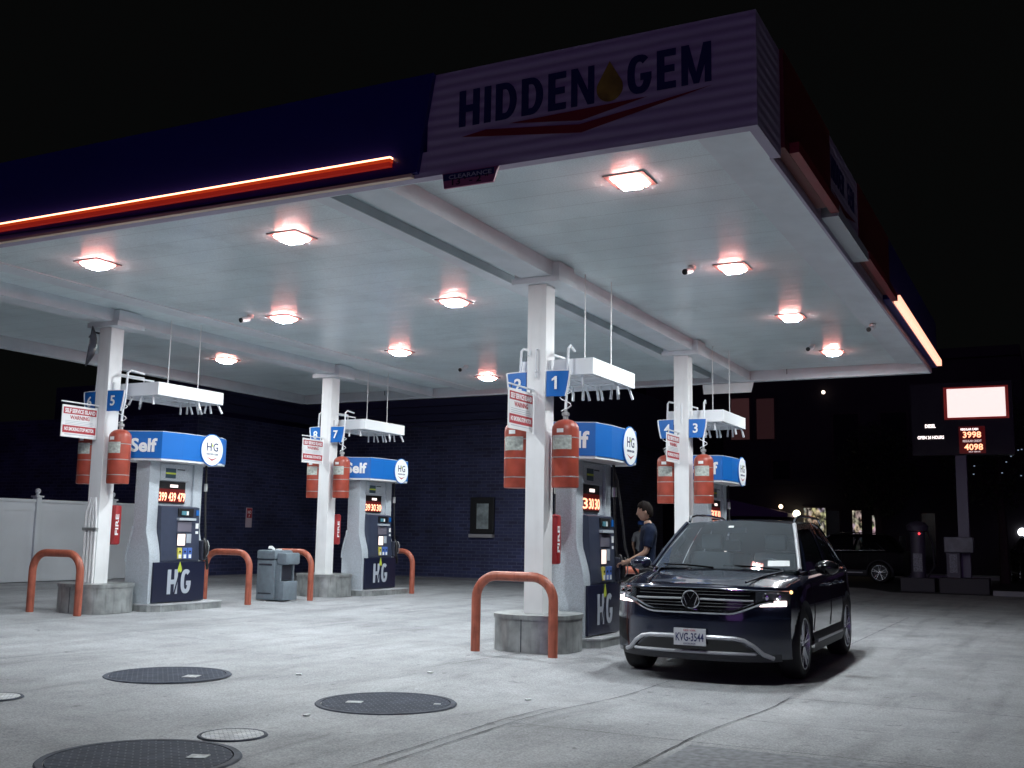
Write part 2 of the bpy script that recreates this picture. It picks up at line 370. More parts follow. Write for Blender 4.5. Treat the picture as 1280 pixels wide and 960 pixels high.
# ------------------------------------------------------------------ canopy
X0, X1, Y0, Y1, ZB, ZT = 7.395, 20.10, 1.80, 15.68, 4.25, 5.14
def deck_mat():
    M = bpy.data.materials.new('canopy_deck'); M.use_nodes = True; n = M.node_tree.nodes; l = M.node_tree.links; b = n['Principled BSDF']
    tc = n.new('ShaderNodeTexCoord'); wv = n.new('ShaderNodeTexWave'); wv.bands_direction = 'X'; wv.inputs['Scale'].default_value = 1.05; wv.inputs['Distortion'].default_value = 0
    l.new(tc.outputs['Object'], wv.inputs['Vector'])
    nz = n.new('ShaderNodeTexNoise'); nz.inputs['Scale'].default_value = 1.3; nz.inputs['Detail'].default_value = 7; l.new(tc.outputs['Object'], nz.inputs['Vector'])
    mr = n.new('ShaderNodeMapRange'); mr.inputs[1].default_value = .3; mr.inputs[2].default_value = .7; mr.inputs[3].default_value = .88; mr.inputs[4].default_value = 1.05; l.new(nz.outputs[0], mr.inputs[0])
    mx = n.new('ShaderNodeMix'); mx.data_type = 'RGBA'; mx.blend_type = 'MULTIPLY'; mx.inputs[0].default_value = 1; mx.inputs[6].default_value = (.75, .87, .91, 1); l.new(mr.outputs[0], mx.inputs[7])
    g1 = n.new('ShaderNodeTexNoise'); g1.inputs['Scale'].default_value = 60; g1.inputs['Detail'].default_value = 3; g1.inputs['Roughness'].default_value = .9; l.new(tc.outputs['Object'], g1.inputs['Vector'])
    g2 = n.new('ShaderNodeMapRange'); g2.inputs[1].default_value = .3; g2.inputs[2].default_value = .7; g2.inputs[3].default_value = .80; g2.inputs[4].default_value = 1.12; l.new(g1.outputs[0], g2.inputs[0])
    mz = n.new('ShaderNodeMix'); mz.data_type = 'RGBA'; mz.blend_type = 'MULTIPLY'; mz.inputs[0].default_value = 1; l.new(mx.outputs[2], mz.inputs[6]); l.new(g2.outputs[0], mz.inputs[7])
    sx = n.new('ShaderNodeSeparateXYZ'); l.new(tc.outputs['Object'], sx.inputs[0])
    md = n.new('ShaderNodeMath'); md.operation = 'PINGPONG'; md.inputs[1].default_value = .205; l.new(sx.outputs[0], md.inputs[0])
    ms = n.new('ShaderNodeMapRange'); ms.inputs[1].default_value = 0; ms.inputs[2].default_value = .010; ms.inputs[3].default_value = .74; ms.inputs[4].default_value = 1; l.new(md.outputs[0], ms.inputs[0])
    st = n.new('ShaderNodeTexNoise'); st.inputs['Scale'].default_value = .9; st.inputs['Detail'].default_value = 9; st.inputs['Roughness'].default_value = .7; l.new(tc.outputs['Object'], st.inputs['Vector'])
    sr = n.new('ShaderNodeMapRange'); sr.inputs[1].default_value = .54; sr.inputs[2].default_value = .68; sr.inputs[3].default_value = 1; sr.inputs[4].default_value = .84; l.new(st.outputs[0], sr.inputs[0])
    mq = n.new('ShaderNodeMath'); mq.operation = 'MULTIPLY'; l.new(ms.outputs[0], mq.inputs[0]); l.new(sr.outputs[0], mq.inputs[1])
    my = n.new('ShaderNodeMix'); my.data_type = 'RGBA'; my.blend_type = 'MULTIPLY'; my.inputs[0].default_value = 1; l.new(mz.outputs[2], my.inputs[6]); l.new(mq.outputs[0], my.inputs[7])
    l.new(my.outputs[2], b.inputs['Base Color']); b.inputs['Roughness'].default_value = .30; b.inputs['Specular IOR Level'].default_value = .35
    bp = n.new('ShaderNodeBump'); bp.inputs['Strength'].default_value = .07; bp.inputs['Distance'].default_value = .012
    ad = n.new('ShaderNodeMath'); ad.operation = 'ADD'; n2 = n.new('ShaderNodeTexNoise'); n2.inputs['Scale'].default_value = 5; l.new(tc.outputs['Object'], n2.inputs['Vector'])
    sc = n.new('ShaderNodeMath'); sc.operation = 'MULTIPLY'; sc.inputs[1].default_value = .12; l.new(n2.outputs[0], sc.inputs[0]); l.new(wv.outputs[0], ad.inputs[0]); l.new(sc.outputs[0], ad.inputs[1])
    l.new(ad.outputs[0], bp.inputs['Height']); l.new(bp.outputs[0], b.inputs['Normal'])
    return M
M_deck = deck_mat()
M_beam = mat('beam_paint', (.70, .75, .80), .5, noise=(3, .08))
M_beam_shade = mat('channel_shade', (.42, .46, .48), .6, noise=(3, .12))  # darkened beam paint, the channel's shade put into the colour
M_fblue = mat('fascia_blue', (.010, .012, .16), .4)
M_fred = mat('fascia_red', (.12, .010, .008), .5)
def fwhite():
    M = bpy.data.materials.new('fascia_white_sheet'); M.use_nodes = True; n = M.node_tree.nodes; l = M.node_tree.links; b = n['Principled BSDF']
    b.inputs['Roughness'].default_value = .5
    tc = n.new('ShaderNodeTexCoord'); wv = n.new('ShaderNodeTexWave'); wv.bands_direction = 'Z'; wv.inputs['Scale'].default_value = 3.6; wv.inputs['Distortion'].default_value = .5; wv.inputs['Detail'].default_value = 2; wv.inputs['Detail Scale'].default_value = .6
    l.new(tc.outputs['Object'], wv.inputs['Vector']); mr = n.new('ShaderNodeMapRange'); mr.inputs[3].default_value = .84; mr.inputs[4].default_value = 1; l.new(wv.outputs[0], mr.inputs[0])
    mx = n.new('ShaderNodeMix'); mx.data_type = 'RGBA'; mx.blend_type = 'MULTIPLY'; mx.inputs[0].default_value = 1; mx.inputs[6].default_value = (.46, .40, .54, 1); l.new(mr.outputs[0], mx.inputs[7]); l.new(mx.outputs[2], b.inputs['Base Color'])  # lilac base colour holds the purple street light on the white sheet
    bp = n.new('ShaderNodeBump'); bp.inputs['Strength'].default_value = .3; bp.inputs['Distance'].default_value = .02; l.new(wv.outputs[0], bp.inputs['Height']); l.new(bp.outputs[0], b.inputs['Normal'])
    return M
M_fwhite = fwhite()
can = thing('canopy', 'big white flat forecourt canopy with blue, red and white edge fascia over the pumps', 'canopy', (13.7, 8.7, 4.25))
ZD = 4.45; ZM = 4.36
a = MB(); a.b2(X0+.12, X1-.06, Y0+.10, 5.40, ZD, ZD+.12); a.b2(X0+.12, X1-.06, 12.3, Y1-.06, ZD, ZD+.12); a.b2(X0+.12, X1-.06, 5.4, 5.86, ZD, ZD+.12); a.b2(X0+.12, X1-.06, 11.32, 12.3, ZD, ZD+.12)
a.build('outer_deck', M_deck, can)
a = MB(); a.b2(X0+.12, X1-.10, 5.87, 11.30, ZM, ZD+.05); a.build('middle_deck', M_deck, can)
# deck edge steps (shallow trim along the right bay and the middle bay)
a = MB(); a.b2(X0+.12, X1-.1, Y0+.10, Y0+.42, ZD-.035, ZD-.002); a.b2(X0+.12, X1-.1, Y0+.421, Y0+.62, ZD-.018, ZD-.001)
a.b2(X0+.12, X1-.1, 10.95, 11.30, ZM-.012, ZM-.001); a.b2(X0+.12, X1-.1, 5.87, 6.05, ZM-.012, ZM-.001); a.build('deck_trim', M_beam, can)
for vc in (5.30, 12.34):
    a = MB(); a.b2(X0+.13, X1-.03, vc-.19, vc+.19, 4.272, ZD-.001); a.build('beam', M_beam, can)
# step of the channel, its shade put into a darker colour
a = MB(); a.b2(X0+.12, X1-.1, 5.855, 5.869, ZM-.012, ZD-.002); a.build('channel_edge', M_beam_shade, can)
# cross seams on beams ends / back brackets
a = MB()
for vc in (4.4, 13.4, 8.6): a.b2(X1-.075, X1-.058, vc-.005, vc+.005, ZB+.1, ZD)
a.build('seam', M_dark, can)
# fascia
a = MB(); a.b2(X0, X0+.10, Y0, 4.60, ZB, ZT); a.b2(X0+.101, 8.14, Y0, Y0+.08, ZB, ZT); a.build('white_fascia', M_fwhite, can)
a = MB(); a.prism([(-4.53, ZT-ZB), (-4.672, .035), (-16.0, .16), (-16.0, ZT-ZB)], frame((X0-.05, 0, ZB), (0, 1, 0), (0, 0, 1)) @ Matrix.Scale(-1, 4, (1, 0, 0)), .14); a.build('blue_fascia', M_fblue, can)
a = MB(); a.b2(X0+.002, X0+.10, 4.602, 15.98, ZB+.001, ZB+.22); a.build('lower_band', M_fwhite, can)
a = MB(); a.b2(X0-.055, X0+.001, 4.72, 15.9, ZB+.002, ZB+.030); a.build('drip_edge', mat('drip_edge', (.75, .55, .42), .4), can)  # orange in the colour stands for the strip light's glow on the lip
# neon / LED strip along the front
M_neon_top = mat('strip_light_top', (1, .7, .5), .4, emit=(1, .42, .22), es=5.0)
M_neon = mat('strip_light_body', (.8, .15, .05), .35, emit=(.85, .07, .012), es=.42)
a = MB(); a.b2(X0-.10, X0-.052, 4.905, 15.9, 4.400, 4.4285); a.build('strip_light', M_neon, can)
a = MB(); a.b2(X0-.098, X0-.054, 4.91, 15.9, 4.362, 4.3995); a.build('strip_light_base', mat('strip_light_base', (.5, .06, .03), .35, emit=(.8, .035, .02), es=.22), can)
a = MB(); a.b2(X0-.098, X0-.054, 4.905, 15.9, 4.430, 4.446); a.build('strip_light_top', M_neon_top, can)
# right side fascia (faces -v)
a = MB(); a.prism([(8.142, 4.33), (9.85, 4.33), (10.10, 4.50), (10.10, ZT+.01), (8.142, ZT+.01)], SIDE(0, Y0+.06, 0), .09); a.build('red_fascia', M_fred, can)
a = MB(); a.b2(11.74, 14.1, Y0-.03, Y0+.06, 4.40, ZT+.01); a.build('red_fascia', M_fred, can)
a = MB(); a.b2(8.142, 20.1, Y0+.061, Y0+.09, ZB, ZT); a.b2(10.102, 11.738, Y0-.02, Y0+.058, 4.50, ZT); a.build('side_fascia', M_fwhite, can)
a = MB(); a.b2(14.102, 20.12, Y0-.03, Y0+.06, 4.34, ZT); a.build('blue_side_fascia', M_fblue, can)
for _a, _b in ((8.3, 10.05), (11.9, 14.2)):
    a = MB(); a.b2(_a, _b, Y0-.11, Y0-.032, 4.33, 4.42); a.build('unlit_strip', mat('unlit_strip', (.22, .012, .018), .4), can)
a = MB(); a.b2(10.06, 11.88, Y0-.10, Y0+.059, 4.30, 4.40); a.build('grey_strip', mat('grey_strip', (.4, .42, .46), .4), can)
M_neonw = mat('strip_light_lit', (1, .6, .5), .4, emit=(1, .40, .27), es=2.0)
a = MB(); a.b2(14.45, 20.05, Y0-.11, Y0-.032, 4.36, 4.46); a.build('strip_light', M_neonw, can)
# back + left fascia
a = MB(); a.b2(X1, X1+.09, Y0+.09, Y1, ZB, ZT); a.b2(X0+.1, X1, Y1, Y1+.09, ZB, ZT); a.b2(X0+.2, X1, Y0+.09, Y1, ZT-.05, ZT-.01); a.build('rear_fascia', M_beam, can)
a = MB(); a.b2(X1-.055, X1-.001, Y0+.1, Y1-.06, ZB, ZB+.03); a.b2(X0+.12, X1-.06, Y1-.055, Y1-.001, ZB, ZB+.03); a.b2(X0+.101, X0+.119, Y0+.1, 15.6, ZB+.002, ZD); a.b2(X0+.12, X1-.06, Y0+.091, Y0+.099, ZB+.02, ZD); a.build('inner_trim', M_beam, can)
# canopy sign lettering
sg = MB(); ch = [(3.822, 4.609), (3.187, 4.516), (2.582, 4.61)]
fs = FRONT(X0-.004, 0, 0)
block('HIDDEN', FRONT(X0-.006, (4.292+3.075)/2, 4.632), .314, 1.217, M_navytxt, can, ext=.003)
block('GEM', FRONT(X0-.006, (2.80+2.135)/2, 4.645), .314, .665, M_navytxt, can, ext=.003)
a = MB(); a.prism([(x-2.945, y) for x, y in drop(.22, .33, 0, 4.625+0)], FRONT(X0-.008, 0, 0), .003); a.build('gold_drop', M_gold, can)
a = MB()
for poly in ([(3.822, 4.592), (2.64, 4.612), (3.187, 4.512)], [(4.265, 4.545), (4.035, 4.575), (3.199, 4.482), (2.133, 4.612), (3.186, 4.412)]):
    a.prism([(-v, z) for v, z in poly], FRONT(X0-.006, 0, 0), .002)
a.build('red_chevron', mat('dark_red_graphic', (.20, .015, .02), .5), can)
block('HIDDEN', SIDE(10.52, Y0-.024, 4.72), .24, .70, M_navytxt, can, ext=.003)
block('GEM', SIDE(11.28, Y0-.024, 4.72), .24, .40, M_navytxt, can, ext=.003)
a = MB(); a.prism([(10.2, 4.62), (10.9, 4.53), (11.6, 4.66), (10.9, 4.60)], SIDE(0, Y0-.023, 0), .002); a.build('red_chevron', MATS['dark_red_graphic'], can)

# clearance signs
def clearance(name, label, u, v0, v1, z0, z1, mface, wr=True):
    t = thing(name, label, 'clearance sign', (u, (v0+v1)/2, z0))
    a = MB(); a.prism([(-v0, z1), (-v1, z1), (-v1-.0+.05*-1, z0), (-v0+.02, z0)], FRONT(u, 0, 0), .02); a.build('panel', mface, t)
    if wr:
        text('CLEARANCE', FRONT(u-.022, (v0+v1)/2, z1-.055), .036, M_greyl, t, width=.40, bold=.01, ext=.001)
        text("13 ' - 2 \"", FRONT(u-.022, (v0+v1)/2, z0+.02), .055, M_black, t, width=.34, bold=.02, ext=.001)
        a = MB(); a.b2(u-.0215, u-.0205, v1+.04, v0-.01, z1-.064, z1-.006); a.build('header_band', M_navytxt, t)
clearance('clearance_sign', 'trapezoid clearance sign reading 13 - 2 under the white sign fascia', X0-.004, 4.43, 3.90, 4.115, 4.243, mat('clearance_face', (.34, .10, .20), .5))
clearance('clearance_sign', 'blank pale clearance sign hanging at the back edge beyond columns 3 and 4', X1+.02, 6.05, 5.05, 4.05, 4.24, M_white, False)

# canopy lights
M_lens = mat('lamp_lens', (1, 1, 1), .3, emit=(.86, .95, .97), es=LAMP_STRENGTH)
M_skirt = mat('lamp_skirt', (1, .8, .8), .4, emit=(1, .30, .24), es=50)  # pink emission on the lens sides imitates the halo around each lamp
M_lrim = mat('lamp_lens_rim', (1, .8, .75), .4, emit=(1, .60, .52), es=2.2)  # pink rim glow is part of the imitated halo
M_frame = mat('lamp_frame', (.42, .30, .30), .5)  # pinkish frame colour holds some of the lamp halo
def make_lamp(u, v, zd, label):
    t = local(thing('canopy_light', label, 'ceiling light', (u, v, zd), 0, 'square lights set in the canopy deck'))
    a = MB(); h = .19
    a.b2(-h, h, -h, h, -.012, .002); a.build('frame', M_frame, t)
    a = MB(); q = .115; qq = .14
    a.quadgrid(lambda p, r: (Vector(((-qq, -qq, -.014), (qq, -qq, -.014), (qq, qq, -.014), (-qq, qq, -.014), (-qq, -qq, -.014))[int(round(p*4))]) * (1-r) + Vector(((-q, -q, -.05), (q, -q, -.05), (q, q, -.05), (-q, q, -.05), (-q, -q, -.05))[int(round(p*4))]) * r), 4, 1)
    a.build('skirt', M_skirt, t)
    Z4 = Matrix.Rotation(R(45), 4, 'Z')
    a = MB(); a.lathe([(q*1.414, -.0505), (q*1.06, -.066)], Z4, 4, False); a.build('lens_rim', M_lrim, t)
    a = MB(); a.lathe([(q*1.06, -.066), (q*.7, -.0662), (.0001, -.0663)], Z4, 4, False)
    a.build('lens', M_lens, t)
    return t
us = (8.70, 12.12, 15.22, 18.40); vs = (3.27, 7.05, 9.90, 13.75)
rown = ['nearest the front', 'second from front', 'third from front', 'rearmost']
coln = ['the right edge bay', 'the middle bay, right row', 'the middle bay, left row', 'the far left bay']
proto = None
for j, v in enumerate(vs):
    for i, u in enumerate(us):
        if (i > 1 and j == 1) or (j == 3 and i != 2): continue
        lab = 'square lit ceiling light in %s, %s' % (coln[j], rown[i])
        zd = ZM if 5.9 < v < 11.3 else ZD
        if proto is None: proto = make_lamp(u, v, zd, lab)
        else: dup(proto, (u-us[0], v-vs[0], zd-ZD), lab)

# security cameras on the deck
def dome(u, v, z, label):
    t = local(thing('security_camera', label, 'security camera', (u, v, z), 0, 'small cameras under the canopy'))
    a = MB(); a.lathe([(.05, 0), (.05, -.03), (.04, -.05), (.02, -.055)], Matrix.Identity(4), 16); a.build('base', M_white, t, True)
    a = MB(); a.tube([(-.03, 0, -.06), (-.15, .03, -.10)], .038, 12); a.build('housing', M_white_g, t, True)
    a = MB(); a.tube([(-.15, .03, -.10), (-.17, .034, -.107)], .034, 12); a.build('camera_lens', M_black, t)
    return t
dome(11.9, 3.7, ZD, 'small white camera beside the second light of the right bay')
dome(11.8, 10.25, ZM, 'small white camera beside a light left of the middle bay')
dome(17.6, 3.45, ZD, 'small dark camera on the deck near the rear right corner')
dome(16.1, 2.28, ZD-.03, 'small black camera on the right edge trim of the canopy')
dome(17.0, 9.6, ZM, 'tiny black camera on the middle deck above the far left island')

# ------------------------------------------------------------------ columns and their gear
CU = (11.2, 16.6); CV = (5.32, 12.34)
def column(u, v, nums, word, pipes=False):
    g0 = gz(u, v); who = word
    t = local(thing('canopy_column', 'square white steel canopy column %s, on a galvanised plinth' % who, 'column', (u, v, g0), 0, 'canopy columns'))
    a = MB(); a.b2(-.12, .12, -.12, .12, .40, 4.20-g0, .006); a.build('shaft', M_white, t)
    a = MB(); a.b2(-.20, .32, -.32, .30, 4.20-g0, 4.271-g0, .004); a.b2(-.16, .26, -.30, .28, 4.271-g0, 4.44-g0, .004); a.build('cap', M_beam, t)
    # rounded octagonal plinth
    pl = []
    for k in range(40):
        an = 2*math.pi*k/40; pl.append((.46*math.copysign(abs(math.cos(an))**.75, math.cos(an)), .47*math.copysign(abs(math.sin(an))**.75, math.sin(an))))
    a = MB(); a.prism(pl, Matrix.Translation((0.03, 0, 0)), .36); a.build('plinth', M_steel, t, True, 25)
    a = MB(); a.prism([(x*1.025, y*1.025) for x, y in pl], Matrix.Translation((.03, 0, .361)), .045); a.build('plinth_rim', M_steel, t, True, 25)
    a = MB(); a.b2(-.433, -.428, -.01, .0, .01, .36); a.build('plinth_seam', M_dark, t)
    if pipes:
        for i in range(4):
            a = MB(); y = -.10+.065*i
            a.tube([(-.145, y, .41), (-.145, y, 1.32+.08*(i % 2)), (-.135, y*.6, 1.55), (-.125, y*.4, 1.62)], .018, 8); a.build('conduit', M_white, t, True)
        a = MB(); a.b2(-.17, -.12, -.13, .14, 1.15, 1.19); a.build('pipe_clamp', M_steel, t)
    a = MB(); a.b2(-.04, .04, -.155, -.121, 2.95, 3.3, .004); a.b2(-.126, -.121, -.11, .02, 2.45, 2.95); a.build('junction_box', M_white, t)
    # number flags
    lab = {0: 'right', 1: 'left'}
    for sgn, num in ((-1, nums[0]), (1, nums[1])):
        n0 = thing('number_sign', 'blue flag sign with a white number %s beside the %s' % (num, who.replace('holding', 'column holding')), 'sign', (u-.09, v+sgn*.14, g0+2.86), 0, 'pump number flags')
        yc = v+sgn*.27 if sgn < 0 else v+sgn*.25
        z0, z1 = g0+2.865, g0+3.165
        # bent panel: outer edge sweeps back a little and narrows to the bottom
        def fp(p, q, sgn=sgn, z0=z0, z1=z1):
            w = .27-(.05*(1-q)**1.5)
            yy = v+sgn*(.13+w*p); xx = u-.12+.05*p*p
            return (xx, yy, z0+(z1-z0)*q)
        a = MB(); a.quadgrid(fp, 8, 6)
        a.quadgrid(lambda p, q: Vector(fp(p, q))+Vector((.02, 0, 0)), 8, 6); a.build('panel', M_blue, n0, True)
        a = MB(); a.tube([fp(1.02, q/6) for q in range(7)], .012, 6); a.tube([fp(p/6, 1.0) for p in range(7)], .006, 6); a.build('edge_trim', M_white, n0, True)
        if num == '1':
            a = MB(); a.prism([(.0, 0), (.03, 0), (.03, .15), (.005, .15), (-.035, .122), (-.035, .098), (.0, .112)], FRONT(u-.1225, v+sgn*.235, g0+2.945), .002); a.build('numeral', M_ltr, n0)
        else: text(num, FRONT(u-.122, v+sgn*(.235), g0+2.945), .15, M_ltr, n0, 'numeral', bold=.02, ext=.002)
    # red cylinders
    for sgn, num in ((-1, nums[0]), (1, nums[1])):
        cy = v+sgn*(.335 if sgn < 0 else .275); zz = g0+1.82
        c = thing('suppression_cylinder', 'tall red cylinder strapped to the column under sign %s' % num, 'gas cylinder', (u-.0, cy, zz), 0, 'red cylinders on the columns')
        F = Matrix.Translation((u-.02, cy, zz))
        a = MB(); a.lathe([(.0001, 0.0), (.150, 0.0), (.156, .02), (.156, .66), (.150, .70), (.13, .735), (.09, .765), (.04, .78), (.0001, .78)], F, 28); a.build('tank', M_cyl, c, True)
        a = MB()
        for zb in (.115, .335, .56): a.lathe([(.1562, zb), (.159, zb+.003), (.159, zb+.009), (.1562, zb+.012)], F, 28)
        a.build('strap', M_steel, c, True)
        a = MB(); a.lathe([(.03, .77), (.03, .82), (.045, .825), (.045, .86), (.02, .865), (.02, .9)], F, 12); a.build('valve', M_steel, c, True)
        # wrapped data label, on the side that faces out front
        def lf(p, q, off=.1578, cy=cy, zz=zz):
            an = R(135+95*p); return (u-.02+off*math.cos(an), cy+off*math.sin(an), zz+.43+.16*q)
        a = MB(); a.quadgrid(lf, 10, 1); a.build('data_label', mat('data_label', (.48, .52, .48), .5, noise=(30, .35)), c)
        def lf2(p, q, cy=cy, zz=zz):
            an = R(165+30*p); return (u-.02+.1578*math.cos(an), cy+.1578*math.sin(an), zz+.62+.045*q)
        a = MB(); a.quadgrid(lf2, 6, 1); a.build('small_label', M_ltr, c)
        # white pipework above the cylinder
        p = thing('agent_pipe', 'white looping supply pipe above the red cylinder under sign %s' % num, 'pipe', (u, cy, zz+.9), 0, 'white supply pipes')
        a = MB(); a.tube([(u-.02, cy, zz+.88), (u-.01, cy, zz+1.05), (u+.03, cy+.01, zz+1.2), (u+.04, cy, zz+1.62), (u+.10, cy, zz+1.66), (u+.45, cy+(.1 if sgn < 0 else -.1), zz+1.66)], .016, 8)
        a.build('main_pipe', M_white_g, p, True)
        a = MB(); hl = [(u-.02+.045*math.sin(k*.7), cy+.055*math.cos(k*.9), zz+.88+k*.022) for k in range(16)]; a.tube(hl, .007, 6); a.build('coiled_line', M_white_g, p, True)
    # hanging warning sign, flag-wise on the front
    s0, s1 = u-.76, u-.14; vz = v+.03; z0, z1 = g0+2.45, g0+2.90
    w = thing('warning_sign', 'white and red WARNING board hung before the %s' % who.replace('holding', 'column holding'), 'sign', (u-.45, vz, g0+2.45), 0, 'hanging warning boards')
    a = MB(); a.b2(s0, s1, vz-.006, vz+.006, z0, z1); a.build('board', M_white, w)
    a = MB(); a.tube([(s0-.02, vz, z1+.045), (u-.12, vz, z1+.045)], .011, 8); a.tube([(s1+.03, vz, z1+.045), (s1+.03, vz, z0-.03), (u-.12, vz, z0-.03)], .007, 6); a.build('hanger_bar', M_white_g, w, True)
    a = MB()
    for x in (s0+.07, s1-.05): a.tube([(x, vz, z1-.02), (x, vz, z1+.045)], .006, 6)
    a.build('hook', M_dark, w)
    L = s1-s0; xc = (s0+s1)/2; yy = vz-.0065
    a = MB(); a.b2(s0+.02, s1-.02, yy-.002, yy, z1-.125, z1-.03); a.b2(s0+.02, s1-.02, yy-.002, yy, z0+.06, z0+.165); a.build('red_band', M_redtxt, w)
    text('SELF SERVICE ISLAND', SIDE(xc, yy-.0025, z1-.105), .058, M_ltr, w, width=L-.09, bold=.03, ext=.001)
    text('WARNING', SIDE(xc, yy-.001, z1-.195), .055, M_redtxt, w, width=L*.55, bold=.02, ext=.001)
    text('NO SMOKING STOP MOTOR', SIDE(xc, yy-.0025, z0+.092), .05, M_ltr, w, width=L-.10, bold=.03, ext=.001)
    a = MB()
    for k in range(3): a.b2(s0+.06, s1-.08+.02*(k % 2), yy-.001, yy, z1-.225-.022*k, z1-.219-.022*k)
    a.b2(s0+.06, s1-.06, yy-.001, yy, z0+.035, z0+.042); a.build('small_print', M_greyl, w)
    # red extinguisher box on the far side
    e = thing('extinguisher_cabinet', 'red fire extinguisher cover with white lettering behind the %s' % who.replace('holding', 'column holding'), 'extinguisher', (u+.25, v-.2, g0+.95), 0, 'extinguisher covers')
    a = MB(); a.b2(u+.135, u+.26, v-.175, v+.09, g0+.95, g0+1.52, .03); a.build('cover', mat('extinguisher_red', (.34, .022, .026), .4), e, True)
    text('FIRE', frame((u+.20, v-.1765, g0+1.24), (0, 0, 1), (-1, 0, 0)), .06, M_ltr, e, width=.3, bold=.02, ext=.001)
    return t
column(CU[0], CV[0], ('1', '2'), 'holding signs 1 and 2')
column(CU[1], CV[0], ('3', '4'), 'holding signs 3 and 4')
column(CU[0], CV[1], ('5', '6'), 'holding signs 5 and 6', True)
column(CU[1], CV[1], ('7', '8'), 'holding signs 7 and 8')
# convex mirror + camera on column 5/6
t = thing('convex_mirror', 'round dark backed mirror at the top of the column holding signs 5 and 6', 'mirror', (11.05, 12.62, 3.9))
F = frame((11.0, 12.60, 3.92), (1, 0, 0), (0, .25, 1))
_n = Vector((.74, -.64, -.10)).normalized(); F = frame((11.02, 12.58, 3.93), Vector((0, 0, 1)).cross(_n), _n.cross(Vector((0, 0, 1)).cross(_n)))
a = MB(); a.lathe([(.0001, -.10), (.12, -.085), (.22, -.045), (.30, .0), (.30, .015)], F @ Matrix.Scale(-1, 4, (0, 0, 1)), 28); a.build('mirror_back', M_dark, t, True)
a = MB(); a.lathe([(.0001, .06), (.15, .05), (.295, .0)], F, 28); a.build('mirror_glass', mat('mirror', (.6, .62, .66), .08, 1), t, True)
a = MB(); a.tube([(11.08, 12.46, 4.12), (11.04, 12.55, 4.14), (11.0, 12.58, 4.05)], .015, 8); a.build('bracket', M_dark, t)

# ------------------------------------------------------------------ bollards
def bollard(u, v, label, half=.47):
    g0 = gz(u, v); t = MB(); r = .052; hh = .83; rc = .25
    P = [(0, half, -.02), (0, half, hh-rc)]
    for k in range(1, 9): an = R(90*k/8); P.append((0, half-rc+rc*math.cos(an), hh-rc+rc*math.sin(an)))
    for k in range(0, 9): an = R(90+90*k/8); P.append((0, -half+rc+rc*math.cos(an), hh-rc+rc*math.sin(an)))
    P.append((0, -half, -.03))
    P = [(u+x, v+y, g0+z) for x, y, z in P]
    t.tube(P, r, 16); o = t.build('hoop_bollard', M_red, None, True, 50)
    o.location = (0, 0, 0)
    me = o.data; me.transform(Matrix.Translation((-u, -v, -g0))); o.location = (u, v, g0)
    return tag(o, label, 'bollard', 'red hoop bollards guarding the islands')
bollard(10.62, 5.33, 'red hoop bollard standing before the plinth of signs 1 and 2')
bollard(13.93, 5.33, 'red hoop bollard behind the first pump, half hidden by the parked car', .50)
bollard(10.6, 12.44, 'red hoop bollard standing before the plinth of signs 5 and 6', .47)
bollard(13.87, 12.27, 'red hoop bollard between the left pump and the grey bin', .47)
bollard(15.4, 12.19, 'red hoop bollard between the grey bin and the plinth of signs 7 and 8', .47)
bollard(18.54, 12.07, 'red hoop bollard behind the far left pump, by the brick wall', .47)

